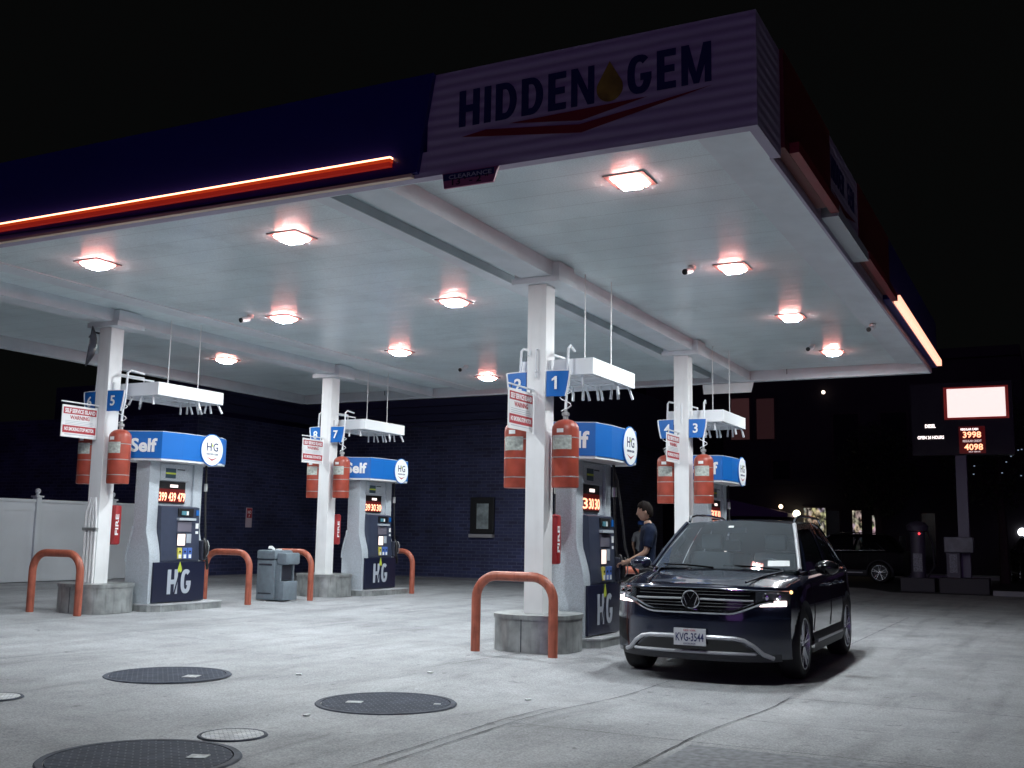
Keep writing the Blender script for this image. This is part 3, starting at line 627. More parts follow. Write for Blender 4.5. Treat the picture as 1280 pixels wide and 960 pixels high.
# ------------------------------------------------------------------ fuel pumps
def pump_island(u, v, label):
    g0 = gz(u, v)
    t = thing('pump_island', label, 'kerb', (u, v, g0), 0, 'raised pump islands')
    pl = [(-.62, -.30), (-.48, -.42), (.80, -.42), (.88, -.34), (.88, .34), (.80, .42), (-.48, .42), (-.62, .30)]
    a = MB(); a.prism(pl, Matrix.Translation((u, v, g0-.03)), .115); a.build('kerb_skirt', M_steel, t)
    a = MB(); a.prism([(x*1.012, y*1.02) for x, y in pl], Matrix.Translation((u, v, g0+.086)), .018); a.build('kerb_top', mat('kerb_top', (.45, .46, .48), .6, noise=(5, .25)), t)
    return t
def pump(u, v, label, digits):
    g0 = gz(u, v)+.104
    t = local(thing('fuel_pump', label, 'fuel pump', (u, v, g0), 0, 'fuel pumps'))
    # bottle shaped end bulkheads
    def bottle():
        half = [(.235, 0), (.235, .62), (.228, .72), (.205, .83), (.17, .95), (.145, 1.03), (.135, 1.12), (.135, 2.08)]
        return half + [(-x, z) for x, z in reversed(half)]
    for x0, x1 in ((-.56, -.36), (.36, .54)):
        a = MB(); a.prism(bottle(), frame((x1, 0, 0), (0, -1, 0), (0, 0, 1)), x1-x0); a.build('end_bulkhead', M_pumpw, t, True, 30)
    # raised rib on the shoulder curve
    for sg in (-1, 1):
        a = MB(); P = [(-.57, sg*y, z) for y, z in [(.238, .60), (.231, .72), (.208, .83), (.173, .95), (.148, 1.03), (.138, 1.12)]]
        a.tube(P, .014, 8); a.build('shoulder_rib', M_pumpw, t, True)
    a = MB(); a.b2(-.358, .358, -.10, .10, .02, 2.08); a.build('core', M_pumpw, t)
    a = MB(); a.b2(-.54, .53, -.135, .135, 2.08, 2.16, .01); a.build('header_neck', M_pumpw, t)
    # header (valance)
    pl = [(-.84, .10), (-.62, -.40), (-.24, -.455), (.62, -.455), (.86, -.30), (.86, .30), (.62, .455), (-.24, .455), (-.62, .40)]
    Z0, Z1 = 2.085, 2.505
    a = MB(); a.prism(pl, Matrix.Translation((0, 0, Z0+.03)), Z1-Z0-.03); a.build('header', M_blue, t)
    a = MB(); a.prism([(x*.985, y*.985) for x, y in pl], Matrix.Translation((0, 0, Z0)), .03); a.build('header_underside', M_white_g, t)
    a = MB(); a.prism([(x*.99, y*.985) for x, y in pl], Matrix.Translation((0, 0, Z1+.001)), .012); a.build('header_top', M_greyl, t)
    A = Vector((-.84, .10, 0)); B = Vector((-.62, -.40, 0)); d = (B-A).normalized()
    fr = frame(A+(B-A)*.50+Vector((0, 0, Z0+.13))+Vector((d.y, -d.x, 0))*.002, d, (0, 0, 1))
    text('Self', fr, .195, M_ltr, t, width=.40, bold=.035, ext=.002)
    # round logo standing proud of the header edge, both sides
    for sg in (-1,):
        F = SIDE(.36, -.457, (Z0+Z1)/2+.01)
        a = MB(); a.prism(circle(.25, 40), F, .012); a.build('logo_rim', M_blue, t)
        lg = MB(); lg.prism(circle(.235, 40), F @ Matrix.Translation((0, 0, .0125)), .003); lo = lg.build('logo_disc', M_ltr, t)
        F2 = F @ Matrix.Translation((0, 0, .0165))
        text('H', F2 @ Matrix.Translation((-.072, -.012, 0)), .13, M_navytxt, lo, width=.105, bold=.01, ext=.001)
        text('G', F2 @ Matrix.Translation((.072, -.012, 0)), .13, M_navytxt, lo, width=.105, bold=.01, ext=.001)
        text('HIDDEN GEM', F2 @ Matrix.Translation((0, -.075, 0)), .028, M_navytxt, lo, width=.25, bold=.01, ext=.001)
        a = MB(); a.prism([(-.13, -.105), (0, -.165), (.13, -.105), (0, -.14)], F2, .001); a.build('chevron', M_redtxt, lo)
        a = MB(); a.prism(drop(.03, .07, 0, .05), F2, .001); a.build('drop', M_lime, lo)
    for sg in (-1, 1):
        y = sg*.235
        # lower door with letters
        a = MB(); a.b2(-.50, .56, min(y, y+sg*.035), max(y, y+sg*.035), .015, .60, .006); dp = a.build('lower_door', M_navy, t)
        if sg < 0:
            F = SIDE(.02, y-.0365, .13)
            block('H', F @ Matrix.Translation((-.135, 0, 0)), .36, .21, M_greyl, dp, ext=.002, st=.25)
            block('G', F @ Matrix.Translation((.14, 0, 0)), .36, .21, M_greyl, dp, ext=.002, st=.25)
            a = MB(); a.prism(drop(.085, .17, 0, .31), F @ Matrix.Translation((0, 0, .001)), .003); a.build('drop', M_lime, dp)
            a = MB(); a.prism([(-.11, 0), (-.08, 0), (.01, .33), (-.01, .33)], F @ Matrix.Translation((0, 0, .0025)), .002); a.build('stem', M_navy, dp)
        # console
        def cf(pts): return [(-y_, z_) for y_, z_ in pts]
        prof = [(.10, .60), (.235, .60), (.255, .66), (.235, .80), (.225, 1.0), (.205, 1.42), (.10, 1.44)]
        a = MB(); fr2 = frame((.44, 0, 0), (0, sg*-1, 0), (0, 0, 1))
        P3a = [(-.359, sg*py, pz) for py, pz in prof]; P3b = [(.44, sg*py, pz) for py, pz in prof]
        va = [a.bm.verts.new(p) for p in P3a]; vb = [a.bm.verts.new(p) for p in P3b]
        a.bm.faces.new(va); a.bm.faces.new(vb[::-1])
        for k in range(len(prof)): a.bm.faces.new([va[k], va[(k+1) % len(prof)], vb[(k+1) % len(prof)], vb[k]])
        con = a.build('console', M_console, t, True, 30)
        yf = sg*.24
        def bx(nm, x0, x1, z0, z1, ya, yb, m_, bev=.002):
            q = MB(); q.b2(x0, x1, min(sg*ya, sg*yb), max(sg*ya, sg*yb), z0, z1, bev); return q.build(nm, m_, con)
        bx('card_reader', -.02, .30, 1.28, 1.40, .2, .225, M_black)
        bx('card_slot', .04, .13, 1.30, 1.36, .225, .24, mat('teal_label', (.10, .28, .34), .4))
        bx('card_slot_label', .14, .18, 1.30, 1.36, .225, .24, M_ltr)
        bx('shelf_lip', -.04, .32, 1.22, 1.255, .205, .265, M_pumpw)
        bx('receipt_panel', -.03, .26, 1.05, 1.20, .215, .232, mat('panel_mauve', (.16, .15, .19), .4))
        s_ = bx('screen_bezel', -.04, .14, .83, 1.03, .22, .242, M_dark)
        q = MB(); q.b2(-.03, .125, min(sg*.2425, sg*.2445), max(sg*.2425, sg*.2445), .845, 1.015); q.build('lit_screen', mat('lit_screen', (1, .9, .85), .4, emit=(1, .74, .62), es=.95), s_)
        bx('keypad', .16, .26, .88, 1.02, .22, .240, M_greyl)
        for k, cc in enumerate([(.62, .55, .10), (.08, .16, .48), (.08, .16, .48)]):
            x0 = -.03+k*.105
            bb = bx('grade_button', x0, x0+.09, .645, .81, .235, .262, mat('grade_colour_%d' % (k > 0), cc, .4), .006)
            q = MB(); q.b2(x0+.02, x0+.07, min(sg*.262, sg*.266), max(sg*.262, sg*.266), .655, .71); q.build('button_face', M_ltr, bb)
            q = MB(); q.b2(x0+.03, x0+.06, min(sg*.262, sg*.266), max(sg*.262, sg*.266), .74, .765); q.build('button_pip', M_black, bb)
        for zz in (1.30, 1.10, .98):
            bx('sticker', .36, .42, zz, zz+.08, .215, .224, M_ltr if zz < 1.25 else M_blue, 0)
        # price display and instruction panel
        q = MB(); q.b2(-.355, .20, min(sg*.10, sg*.118), max(sg*.10, sg*.118), 1.47, 1.80); dsp = q.build('price_display', M_black, t)
        q = MB(); q.b2(-.35, .195, min(sg*.118, sg*.121), max(sg*.118, sg*.121), 1.49, 1.69); q.build('display_face', M_ledbg, dsp)
        fr3 = lambda x, z: (SIDE(x, sg*.1225, z) if sg < 0 else frame((x, sg*.1225, z), (-1, 0, 0), (0, 0, 1)))
        for k, s2 in enumerate(digits):
            text(s2, fr3(-.26+k*.19, 1.51), .13, M_led, dsp, 'led_digits', width=.155, bold=.015, ext=.001)
        q = MB(); q.b2(-.12, .04, min(sg*.118, sg*.121), max(sg*.118, sg*.121), 1.715, 1.755); q.build('lit_label', mat('lit_label', (1, .9, .9), .5, emit=(1, .8, .75), es=1.5), dsp)
        q = MB(); q.b2(-.34, .26, min(sg*.10, sg*.13), max(sg*.10, sg*.13), 1.81, 2.07, .01); ip = q.build('instruction_panel', M_pumpw, t)
        q = MB(); q.b2(-.24, -.03, min(sg*.13, sg*.133), max(sg*.13, sg*.133), 1.85, 2.0); q.build('panel_screen', mat('panel_screen', (.05, .09, .12), .3), ip)
        q = MB(); q.b2(-.24, -.03, min(sg*.133, sg*.135), max(sg*.133, sg*.135), 1.91, 1.935); q.build('yellow_line', M_lime, ip)
        q = MB(); q.b2(0, .16, min(sg*.13, sg*.133), max(sg*.13, sg*.133), 1.98, 1.995); q.build('small_print', M_dark, ip)
    # hoses: one at each end, nozzle holster beside the console
    hoses = [(.60, -.16), (-.40, .20)]
    for hx, hy in hoses:
        a = MB(); sx = 1 if hx > 0 else -1
        P = [(hx*.98, hy, 2.09), (hx, hy, 1.75), (hx*1.01, hy*1.05, 1.4), (hx*1.03, hy*1.2, .95), (hx*1.06, hy*1.35, .62), (hx*1.07, hy*1.5, .48), (hx*1.04, hy*1.65, .55), (hx*.95, hy*1.65, .72)]
        # smooth the path
        Q = []
        for k in range(len(P)-1):
            for q in range(4):
                tt = q/4; Q.append(tuple(P[k][i]*(1-tt)+P[k+1][i]*tt for i in range(3)))
        Q.append(P[-1])
        a.tube(Q, .017, 8); hs = a.build('hose', M_rub, t, True, 80)
        a = MB(); a.tube([(hx, hy, 1.68), (hx, hy, 1.80)], .03, 10); a.build('hose_coupling', M_steel, hs, True)
    a = MB(); a.b2(.45, .56, -.30, -.15, .62, .92, .02); a.build('nozzle_holster', M_dark, t)
    a = MB(); a.tube([(.50, -.27, .95), (.50, -.31, .88), (.50, -.33, .74), (.50, -.31, .64)], [.02, .032, .03, .018], 10); nz = a.build('nozzle', M_rub, t, True)
    a = MB(); a.tube([(.50, -.345, .92), (.50, -.385, .84), (.50, -.375, .72), (.50, -.34, .68)], .008, 6); a.build('trigger_guard', M_steel, nz, True)
    return t
PU = (12.30, 17.70); PV = (5.22, 12.09)
pn = {(0, 0): 'nearest fuel pump, beside the parked car, behind signs 1 and 2', (1, 0): 'fuel pump mostly hidden behind the car roof and column of signs 3 and 4',
      (0, 1): 'left fuel pump with Self header, behind signs 5 and 6', (1, 1): 'far left fuel pump before the brick wall, behind signs 7 and 8'}
dg = {(0, 0): ('3', '30', '30'), (1, 0): ('3', '30', '30'), (0, 1): ('399', '439', '479'), (1, 1): ('39', '30', '30')}
inm = {(0, 0): 'low steel edged island under the pump beside the parked car', (1, 0): 'low island under the pump hidden behind the car', (0, 1): 'low steel edged island under the left Self pump', (1, 1): 'low steel edged island under the far pump by the brick wall'}
for i in (0, 1):
    for j in (0, 1):
        pump_island(PU[i], PV[j], inm[(i, j)]); pump(PU[i], PV[j], pn[(i, j)], dg[(i, j)])

# ------------------------------------------------------------------ overhead nozzle racks
def rack(u, v, label):
    g0 = gz(u, v); t = local(thing('nozzle_rack', label, 'overhead rack', (u, v, g0), 0, 'white overhead racks hung over the pumps'))
    za, zb = 3.14, 3.33; L, Wd = .69, .46
    a = MB(); a.b2(-L, L, -Wd, -Wd+.02, za, zb); a.b2(-L, L, Wd-.02, Wd, za, zb); a.b2(-L, -L+.02, -Wd+.02, Wd-.02, za, zb); a.b2(L-.02, L, -Wd+.02, Wd-.02, za, zb); a.build('side_panel', M_white_g, t)
    a = MB(); a.b2(-L+.03, L-.03, -Wd+.03, Wd-.03, zb-.02, zb-.012); a.build('top_sheet', M_white, t)
    a = MB()
    for x in (-.45, -.1, .25, .5): a.tube([(x, -Wd+.03, za+.05), (x, Wd-.03, za+.05)], .012, 8)
    a.tube([(-L+.03, .1, za+.05), (L-.03, .1, za+.05)], .012, 8); a.tube([(-L+.03, -.3, za+.05), (L-.03, -.3, za+.05)], .012, 8); a.build('pipework', M_white_g, t, True)
    rnd = random.Random(3)
    for (x, y, dx, dy) in [(.62, -.40, .10, -.02), (.62, -.25, .04, 0), (.62, -.18, -.02, .01), (.62, -.02, .08, 0), (.62, .03, .06, 0), (.62, .17, .05, -.02), (.62, .22, .0, 0), (.62, .36, 0, 0),
                           (-.6, .30, -.02, .03), (-.6, .12, -.06, .03), (-.6, -.05, -.03, 0), (-.62, -.30, .01, 0), (-.2, .36, 0, .05), (.2, -.40, .03, -.02)]:
        a = MB(); a.tube([(x, y, za+.05), (x, y, za+.0), (x+dx*.3, y+dy*.3, za-.02), (x+dx, y+dy, za-.13)], [.012, .012, .016, .018], 10); a.build('discharge_nozzle', M_white_g, t, True)
    for x, y in ((-.20, -.15), (.28, -.30)):
        a = MB(); a.tube([(x, y, zb-.012), (x, y, 4.45-g0)], .007, 6); a.build('hanger_rod', M_white, t)
    a = MB(); a.tube([(-L-.25, .15, za-.05), (-L-.25, .15, zb+.09), (-L+.05, .13, zb+.09), (-L+.45, .10, zb+.09), (-L+.45, .10, zb-.01)], .014, 8)
    a.tube([(-L-.25, .24, zb+.02), (-L-.2, .24, zb+.13), (-L+.35, .2, zb+.13), (-L+.35, .2, zb-.01)], .012, 8); a.tube([(-L-.28, .15, za+.02), (-L, .15, za+.02)], .012, 8); a.build('feed_pipe', M_white_g, t, True)
    return t
rk = rack(11.99, 5.16, 'white overhead rack with downward tubes above the pump beside the parked car')
r0 = gz(11.99, 5.16)
for uu, vv, lb in ((17.42, 5.16, 'white overhead rack beyond signs 3 and 4, farthest right'), (12.2, 12.12, 'white overhead rack above the left Self pump, beside sign 5'), (17.5, 12.12, 'white overhead rack above the far pump, beside sign 7')):
    dup(rk, (uu-11.99, vv-5.16, gz(uu, vv)-r0), lb)

# ------------------------------------------------------------------ service bin
t = thing('waste_bin', 'grey plastic forecourt bin with window washing station on its side', 'bin', (14.95, 12.15, gz(14.9, 12.1)))
g0 = gz(14.9, 12.1); M_bin = mat('bin_plastic', (.17, .21, .245), .5, noise=(12, .12), bump=(50, .15))
a = MB(); a.b2(14.72, 15.18, 11.98, 12.36, g0+.02, g0+.70, .02); a.build('body', M_bin, t, True, 30)
a = MB(); a.b2(14.71, 15.2, 11.965, 12.37, g0+.705, g0+.86, .03); a.build('lid', M_bin, t, True, 30)
a = MB(); a.b2(14.76, 15.14, 11.80, 11.975, g0+.02, g0+.34, .015); a.b2(14.76, 15.14, 11.76, 11.975, g0+.62, g0+.82, .03); a.b2(14.76, 14.80, 11.88, 11.975, g0+.34, g0+.62); a.b2(15.10, 15.14, 11.88, 11.975, g0+.34, g0+.62); a.build('washer_station', M_bin, t, True, 30)
a = MB(); a.b2(14.82, 15.08, 11.90, 11.97, g0+.36, g0+.60); a.build('towel_slot', M_dark, t)
a = MB(); a.b2(14.714, 14.719, 12.03, 12.31, g0+.60, g0+.63); a.b2(14.714, 14.719, 12.03, 12.31, g0+.12, g0+.14); a.b2(14.714, 14.719, 11.99, 12.35, g0+.695, g0+.704); a.build('groove', M_dark, t)
a = MB(); a.box((14.9, 12.2, g0+.885), (.10, .07, .05), Matrix.Rotation(.5, 3, 'Y')); a.box((15.0, 12.12, g0+.872), (.12, .08, .02), Matrix.Rotation(.5, 3, 'Z'))
tag(a.build('paper_litter', M_ltr), 'crumpled pale paper lying on the lid of the grey bin', 'litter')

# ------------------------------------------------------------------ fence
fz = gz(16, 18.5)
t = thing('vinyl_fence', 'plain white board fence behind the left island, posts with ball finials', 'fence', (16, 18.5, fz))
M_fence = mat('fence_vinyl', (.60, .63, .66), .55, noise=(1.2, .08), bump=(40, .1), grime=.08)
a = MB(); a.b2(9.0, 19.55, 18.5, 18.56, fz+.01, fz+1.60)
a.build('panel', M_fence, t)
a = MB(); a.b2(9.0, 19.55, 18.47, 18.57, fz+1.60, fz+1.66, .005); a.b2(9.0, 19.55, 18.485, 18.50, fz+1.42, fz+1.52); a.b2(9.0, 19.55, 18.485, 18.5, fz+.02, fz+.12); a.build('rail', M_fence, t)
for x in (9.34, 11.29, 13.24, 15.18, 17.13, 19.08):
    a = MB(); a.b2(x-.055, x+.055, 18.44, 18.58, fz, fz+1.70, .004); p = a.build('post', M_fence, t)
    a = MB(); a.b2(x-.09, x+.09, 18.42, 18.60, fz+1.70, fz+1.735, .005); a.lathe([(.055, 1.735+fz), (.03, 1.76+fz), (.03, 1.775+fz), (.05, 1.79+fz), (.06, 1.83+fz), (.05, 1.87+fz), (.001, 1.89+fz)], Matrix.Translation((x, 18.51, 0)), 14); a.build('finial', M_fence, p, True, 30)

# ------------------------------------------------------------------ brick building
def brick_mat():
    M = bpy.data.materials.new('navy_brick'); M.use_nodes = True; n = M.node_tree.nodes; l = M.node_tree.links; b = n['Principled BSDF']
    tc = n.new('ShaderNodeTexCoord'); sx = n.new('ShaderNodeSeparateXYZ'); l.new(tc.outputs['Object'], sx.inputs[0]); ad = n.new('ShaderNodeMath'); l.new(sx.outputs[0], ad.inputs[0]); l.new(sx.outputs[1], ad.inputs[1])
    cb = n.new('ShaderNodeCombineXYZ'); l.new(ad.outputs[0], cb.inputs[0]); l.new(sx.outputs[2], cb.inputs[1])
    br = n.new('ShaderNodeTexBrick'); br.inputs['Scale'].default_value = 1; br.inputs['Brick Width'].default_value = .26; br.inputs['Row Height'].default_value = .085; br.inputs['Mortar Size'].default_value = .009; br.inputs['Mortar Smooth'].default_value = .2; br.inputs['Bias'].default_value = -.2
    br.inputs['Color1'].default_value = (.030, .038, .105, 1); br.inputs['Color2'].default_value = (.012, .014, .046, 1); br.inputs['Mortar'].default_value = (.065, .070, .13, 1)
    l.new(cb.outputs[0], br.inputs['Vector'])
    nz = n.new('ShaderNodeTexNoise'); nz.inputs['Scale'].default_value = 1.1; nz.inputs['Detail'].default_value = 8; l.new(tc.outputs['Object'], nz.inputs['Vector'])
    mr = n.new('ShaderNodeMapRange'); mr.inputs[1].default_value = .3; mr.inputs[2].default_value = .7; mr.inputs[3].default_value = .6; mr.inputs[4].default_value = 1.3; l.new(nz.outputs[0], mr.inputs[0])
    mx = n.new('ShaderNodeMix'); mx.data_type = 'RGBA'; mx.blend_type = 'MULTIPLY'; mx.inputs[0].default_value = 1; l.new(br.outputs['Color'], mx.inputs[6]); l.new(mr.outputs[0], mx.inputs[7]); l.new(mx.outputs[2], b.inputs['Base Color'])
    b.inputs['Roughness'].default_value = .62
    bp = n.new('ShaderNodeBump'); bp.inputs['Strength'].default_value = .5; bp.inputs['Distance'].default_value = .01; bp.invert = True; l.new(br.outputs['Fac'], bp.inputs['Height']); l.new(bp.outputs[0], b.inputs['Normal'])
    return M
M_brick = brick_mat()
t = thing('brick_building', 'low dark blue painted brick store behind the islands', 'building', (24.3, 15, .1))
a = MB(); a.b2(24.3, 34, 11.62, 18.5, -.1, 4.1); a.b2(19.6, 34, 18.5, 30, -.1, 4.1); a.build('wall', M_brick, t)
M_sid = mat('metal_siding', (.035, .036, .085), .5)
a = MB()
for k in range(8):
    z = 4.22+k*.20; a.b2(24.12, 24.3, 11.5, 18.32, z, z+.185); a.b2(19.42, 24.3, 18.32, 18.5, z, z+.185)
a.b2(24.14, 34, 11.5, 30, 4.102, 4.20); a.b2(24.2, 34, 11.6, 29, 4.22, 5.8); a.build('parapet', M_sid, t)
a = MB(); a.b2(24.26, 24.299, 11.62, 18.5, .08, .17); a.build('skirting', mat('skirting', (.12, .12, .14), .7), t)
wn = MB(); wn.b2(24.22, 24.299, 12.78, 13.46, 1.30, 2.22, .01); wo = wn.build('display_case', M_black, t)
a = MB(); a.b2(24.205, 24.219, 12.92, 13.26, 1.42, 2.06); a.build('pane', mat('case_glass', (.28, .33, .34), .15, noise=(6, .4)), wo)
a = MB(); a.b2(24.16, 24.299, 12.78, 13.46, 1.20, 1.285); a.build('sill', mat('case_sill', (.30, .30, .32), .6), wo)
a = MB(); a.tube([(24.28, 18.3, .2), (24.28, 18.3, 4.1)], .04, 8); a.build('downpipe', mat('pipe_dark', (.03, .03, .05), .5), t)
t = thing('wall_notice', 'small red over white notice fixed to the dark brick wall', 'sign', (21.6, 18.49, 1.3))
a = MB(); a.b2(21.50, 21.72, 18.475, 18.499, 1.36, 1.86, .004); a.build('plate', mat('notice_white', (.55, .45, .5), .5), t)
a = MB(); a.b2(21.515, 21.705, 18.471, 18.4745, 1.60, 1.845); a.build('red_field', M_redtxt, t)
text('NO', SIDE(21.61, 18.4705, 1.71), .08, M_ltr, t, width=.13, bold=.02, ext=.001)
text('P', SIDE(21.61, 18.4705, 1.62), .06, M_ltr, t, bold=.02, ext=.001)

# ------------------------------------------------------------------ parked car
M_car = mat('car_paint', (.013, .018, .042), .22, .25, coat=1, noise=(90, .25))
n_ = M_car.node_tree
M_chrome = mat('chrome', (.62, .64, .68), .12, 1)
M_silver = mat('silver_trim', (.50, .51, .54), .38, .35)
M_clad = mat('arch_cladding', (.035, .036, .042), .55, bump=(60, .2))
M_trimb = mat('gloss_black', (.006, .006, .008), .12)
M_tyre = mat('tyre', (.014, .014, .015), .75)
M_rimc = mat('wheel_alloy', (.50, .52, .56), .25, .9)
def glass_mat(name, tint, mixf):
    M = bpy.data.materials.new(name); M.use_nodes = True; n = M.node_tree.nodes; l = M.node_tree.links; n.remove(n['Principled BSDF'])
    tr = n.new('ShaderNodeBsdfTransparent'); tr.inputs[0].default_value = (*tint, 1); gl = n.new('ShaderNodeBsdfGlossy'); gl.inputs['Roughness'].default_value = .03; gl.inputs[0].default_value = (.9, .95, 1, 1)
    df = n.new('ShaderNodeBsdfDiffuse'); df.inputs[0].default_value = (.30, .34, .38, 1)
    fr = n.new('ShaderNodeFresnel'); fr.inputs[0].default_value = 1.5
    m0 = n.new('ShaderNodeMixShader'); m0.inputs[0].default_value = mixf; l.new(tr.outputs[0], m0.inputs[1]); l.new(df.outputs[0], m0.inputs[2])
    m1 = n.new('ShaderNodeMixShader'); l.new(fr.outputs[0], m1.inputs[0]); l.new(m0.outputs[0], m1.inputs[1]); l.new(gl.outputs[0], m1.inputs[2])
    l.new(m1.outputs[0], n['Material Output'].inputs[0]); return M
M_ws = glass_mat('windscreen_glass', (.72, .80, .84), .17)  # diffuse share imitates bright, hazy reflections on the windscreen
M_sg = glass_mat('side_glass', (.22, .25, .30), .02)
M_lampg = glass_mat('headlamp_glass', (.85, .88, .92), .10)
M_drl = mat('daytime_lamp', (1, 1, 1), .3, emit=(1, .74, .68), es=12)
M_int = mat('car_interior', (.10, .11, .12), .8)
M_amber = mat('amber_lamp', (1, .5, .2), .3, emit=(1, .55, .22), es=2.5)

def lerp_tab(tab, x):
    if x <= tab[0][0]: return tab[0][1]
    for (a, b), (c, d) in zip(tab, tab[1:]):
        if x <= c:
            t = (x-a)/(c-a); return b+(d-b)*t
    return tab[-1][1]
def smooth_tab(tab, x, w=.12): return sum(lerp_tab(tab, x+w*k/3)for k in range(-3, 4))/7
def make_car(label, loc, rz, detailed=True, paint=None, group=None):
    paint = paint or M_car
    t = local(thing('parked_car', label, 'car', loc, rz, group))
    Wt = [(0, .875), (.35, .905), (.9, .925), (2.2, .925), (3.6, .92), (4.1, .89), (4.46, .83)]
    ZS = [(0, .885), (.4, .925), (1.1, .985), (2, 1.01), (3, 1.04), (4, 1.07), (4.46, 1.02)]
    ZTt = [(0, .925), (.12, .955), (.5, 1.0), (1.0, 1.045), (1.3, 1.06), (4.46, 1.06)]
    def lean(z): return lerp_tab([(.15, .10), (.25, .03), (.42, .0), (.62, .0), (.80, .025), (.90, .05), (.96, .10)], z)
    def bend(y): return .40*min(1.12, abs(y)/.88)**3.4
    def F(y, z, off=0.0): return (bend(y)+lean(z)-off, y, z)
    xs = [0, .03, .07, .12]+[.12+.035*k for k in range(1, 125)]; xs = [x for x in xs if x < 4.46]+[4.46]
    def prof(x):
        w = smooth_tab(Wt, x); zs = smooth_tab(ZS, x); zt = smooth_tab(ZTt, x)
        lo = [(.80*w, .24), (.90*w, .26), (.965*w, .33), (.985*w, .46), (1.0*w, .60), (1.0*w, .70), (.985*w, .80), (.968*w, zs-.07), (.955*w, zs-.03), (.925*w, zs), (.86*w, zs+.022), (.6*w, zt-.012), (.3*w, zt-.002), (0, zt)]
        out = []
        for (a, b), (c, d) in zip(lo, lo[1:]):
            for k in range(3): out.append((a+(c-a)*k/3, b+(d-b)*k/3))
        out.append(lo[-1]); return out
    a = MB(); rows = []
    for x in xs:
        fade = smooth01(1-x/1.15); row = []
        half = prof(x)
        def pt(y, z):
            tail = smooth01((x-3.7)/.76)*.16*abs(y/.9)**2
            return a.bm.verts.new((x + bend(y)*fade + lean(z)*max(0, 1-x/.5) - tail, y, z))
        row = [pt(y, z) for y, z in half]+[pt(-y, z) for y, z in reversed(half[:-1])]
        rows.append((x, row))
    WX = (.90, 3.58); WZ = .345
    for (xa, A), (xb, B) in zip(rows, rows[1:]):
        for k in range(len(A)-1):
            q = [A[k], A[k+1], B[k+1], B[k]]; c = sum((v.co for v in q), Vector())/4
            if abs(c.y) > .55 and any((c.x-w)**2+(c.z-WZ)**2 < .40**2 for w in WX) and c.z < .80: continue
            if 1.35 < c.x < 3.85 and abs(c.y) < .72: continue
            a.bm.faces.new(q)
    # tail panel
    A = rows[-1][1]; a.bm.faces.new(A)
    body = a.build('body', paint, t, True, 40)
    # front face panel
    a = MB(); a.quadgrid(lambda p, q: F(-.875+1.75*p, .235+(.905-.235)*q + .02*q*(1-abs(2*p-1)**2)), 50, 20); a.build('front_panel', paint, t, True, 60)
    a = MB(); a.b2(.35, 4.3, -.70, .70, .20, .30); a.b2(.5, 1.3, -.60, .60, .2, .7); a.b2(3.2, 4.2, -.58, .58, .2, .8); a.build('underbody', M_black, t)
    # wheels
    for wi, wx in enumerate(WX):
        for sg in (-1, 1):
            Fm = Matrix.Translation((wx, sg*.80, WZ)) @ (Matrix.Rotation(R(90), 4, 'X') if sg < 0 else Matrix.Rotation(R(-90), 4, 'X'))
            a = MB(); a.lathe([(.245, -.11), (.30, -.115), (.335, -.095), (.345, -.06), (.345, .06), (.335, .095), (.305, .112), (.25, .108), (.245, .08)], Fm, 40, False); ty = a.build('wheel', M_tyre, t, True, 50)
            a = MB(); a.lathe([(.252, .100), (.252, .108), (.238, .108), (.23, .02), (.23, -.08)], Fm, 40, False); a.lathe([(.05, .075), (.05, .085), (.03, .09), (.001, .09)], Fm, 16)
            for k in range(5):
                for dd in (-.17, .17):
                    an = 2*math.pi*k/5+dd+.3; c, s_ = math.cos(an), math.sin(an); an0 = 2*math.pi*k/5+dd*.4+.3
                    a.tube([Fm @ Vector((.04*math.cos(an0), .04*math.sin(an0), .078)), Fm @ Vector((.15*c, .15*s_, .085)), Fm @ Vector((.238*c, .238*s_, .09))], [.022, .015, .016], 6)
            a.build('rim', M_rimc, ty, True, 40)
            a = MB(); a.lathe([(.001, .0), (.21, .0), (.228, -.02)], Fm, 24); a.build('brake_disc', M_dark, ty)
            # arch cladding
            a = MB(); N = 26
            def arch(p, q):
                an = R(-18+216*p); r = .375+.075*q; x = wx+r*math.cos(an); z = WZ+r*math.sin(an); z = max(z, .22)
                w = smooth_tab(Wt, x); yy = lerp_tab([(.24, .90), (.33, .965), (.46, .985), (.60, 1.0), (.70, 1.0), (.80, .985), (.9, .97)], z)*w
                fade = smooth01(1-x/1.15)
                return (x + bend(yy)*fade*.6, sg*(yy+.012-.02*q), z)
            a.quadgrid(arch, N, 2); a.quadgrid(lambda p, q: Vector(arch(p, 0)) + Vector((0, -sg*.22*q, 0)), N, 1); a.build('arch_cladding', M_clad, t, True, 60)
    # sill cladding
    for sg in (-1, 1):
        a = MB(); a.quadgrid(lambda p, q: (1.30+1.88*p, sg*(.90+.04*math.sin(q*math.pi)**.5*1 if False else .905+.028*math.sin(q*math.pi)), .225+.20*q), 12, 6); a.build('sill_cladding', M_clad, t, True)
        a = MB(); a.b2(1.45, 3.05, sg*.935-.006, sg*.935+.006, .32, .352, .004); a.build('sill_trim', M_silver, t)
        # doors: shut lines and handles
        a = MB()
        for xd in (1.38, 2.38, 3.22):
            P = [(xd + (.0 if z > .45 else .0), sg*(smooth_tab(Wt, xd)*lerp_tab([(.43, .985), (.6, 1.0), (.7, 1.0), (.8, .985), (.95, .965)], z)+.002), z) for z in [.44+.05*k for k in range(11)]]
            a.tube(P, .0035, 4)
        a.build('door_seam', M_black, t)
        for xd in (2.18, 3.05):
            a = MB(); a.tube([(xd-.10, sg*.915, .885), (xd-.08, sg*.945, .89), (xd+.08, sg*.945, .893), (xd+.10, sg*.915, .893)], .011, 8); a.build('door_handle', paint, t, True)
        # mirrors
        a = MB()
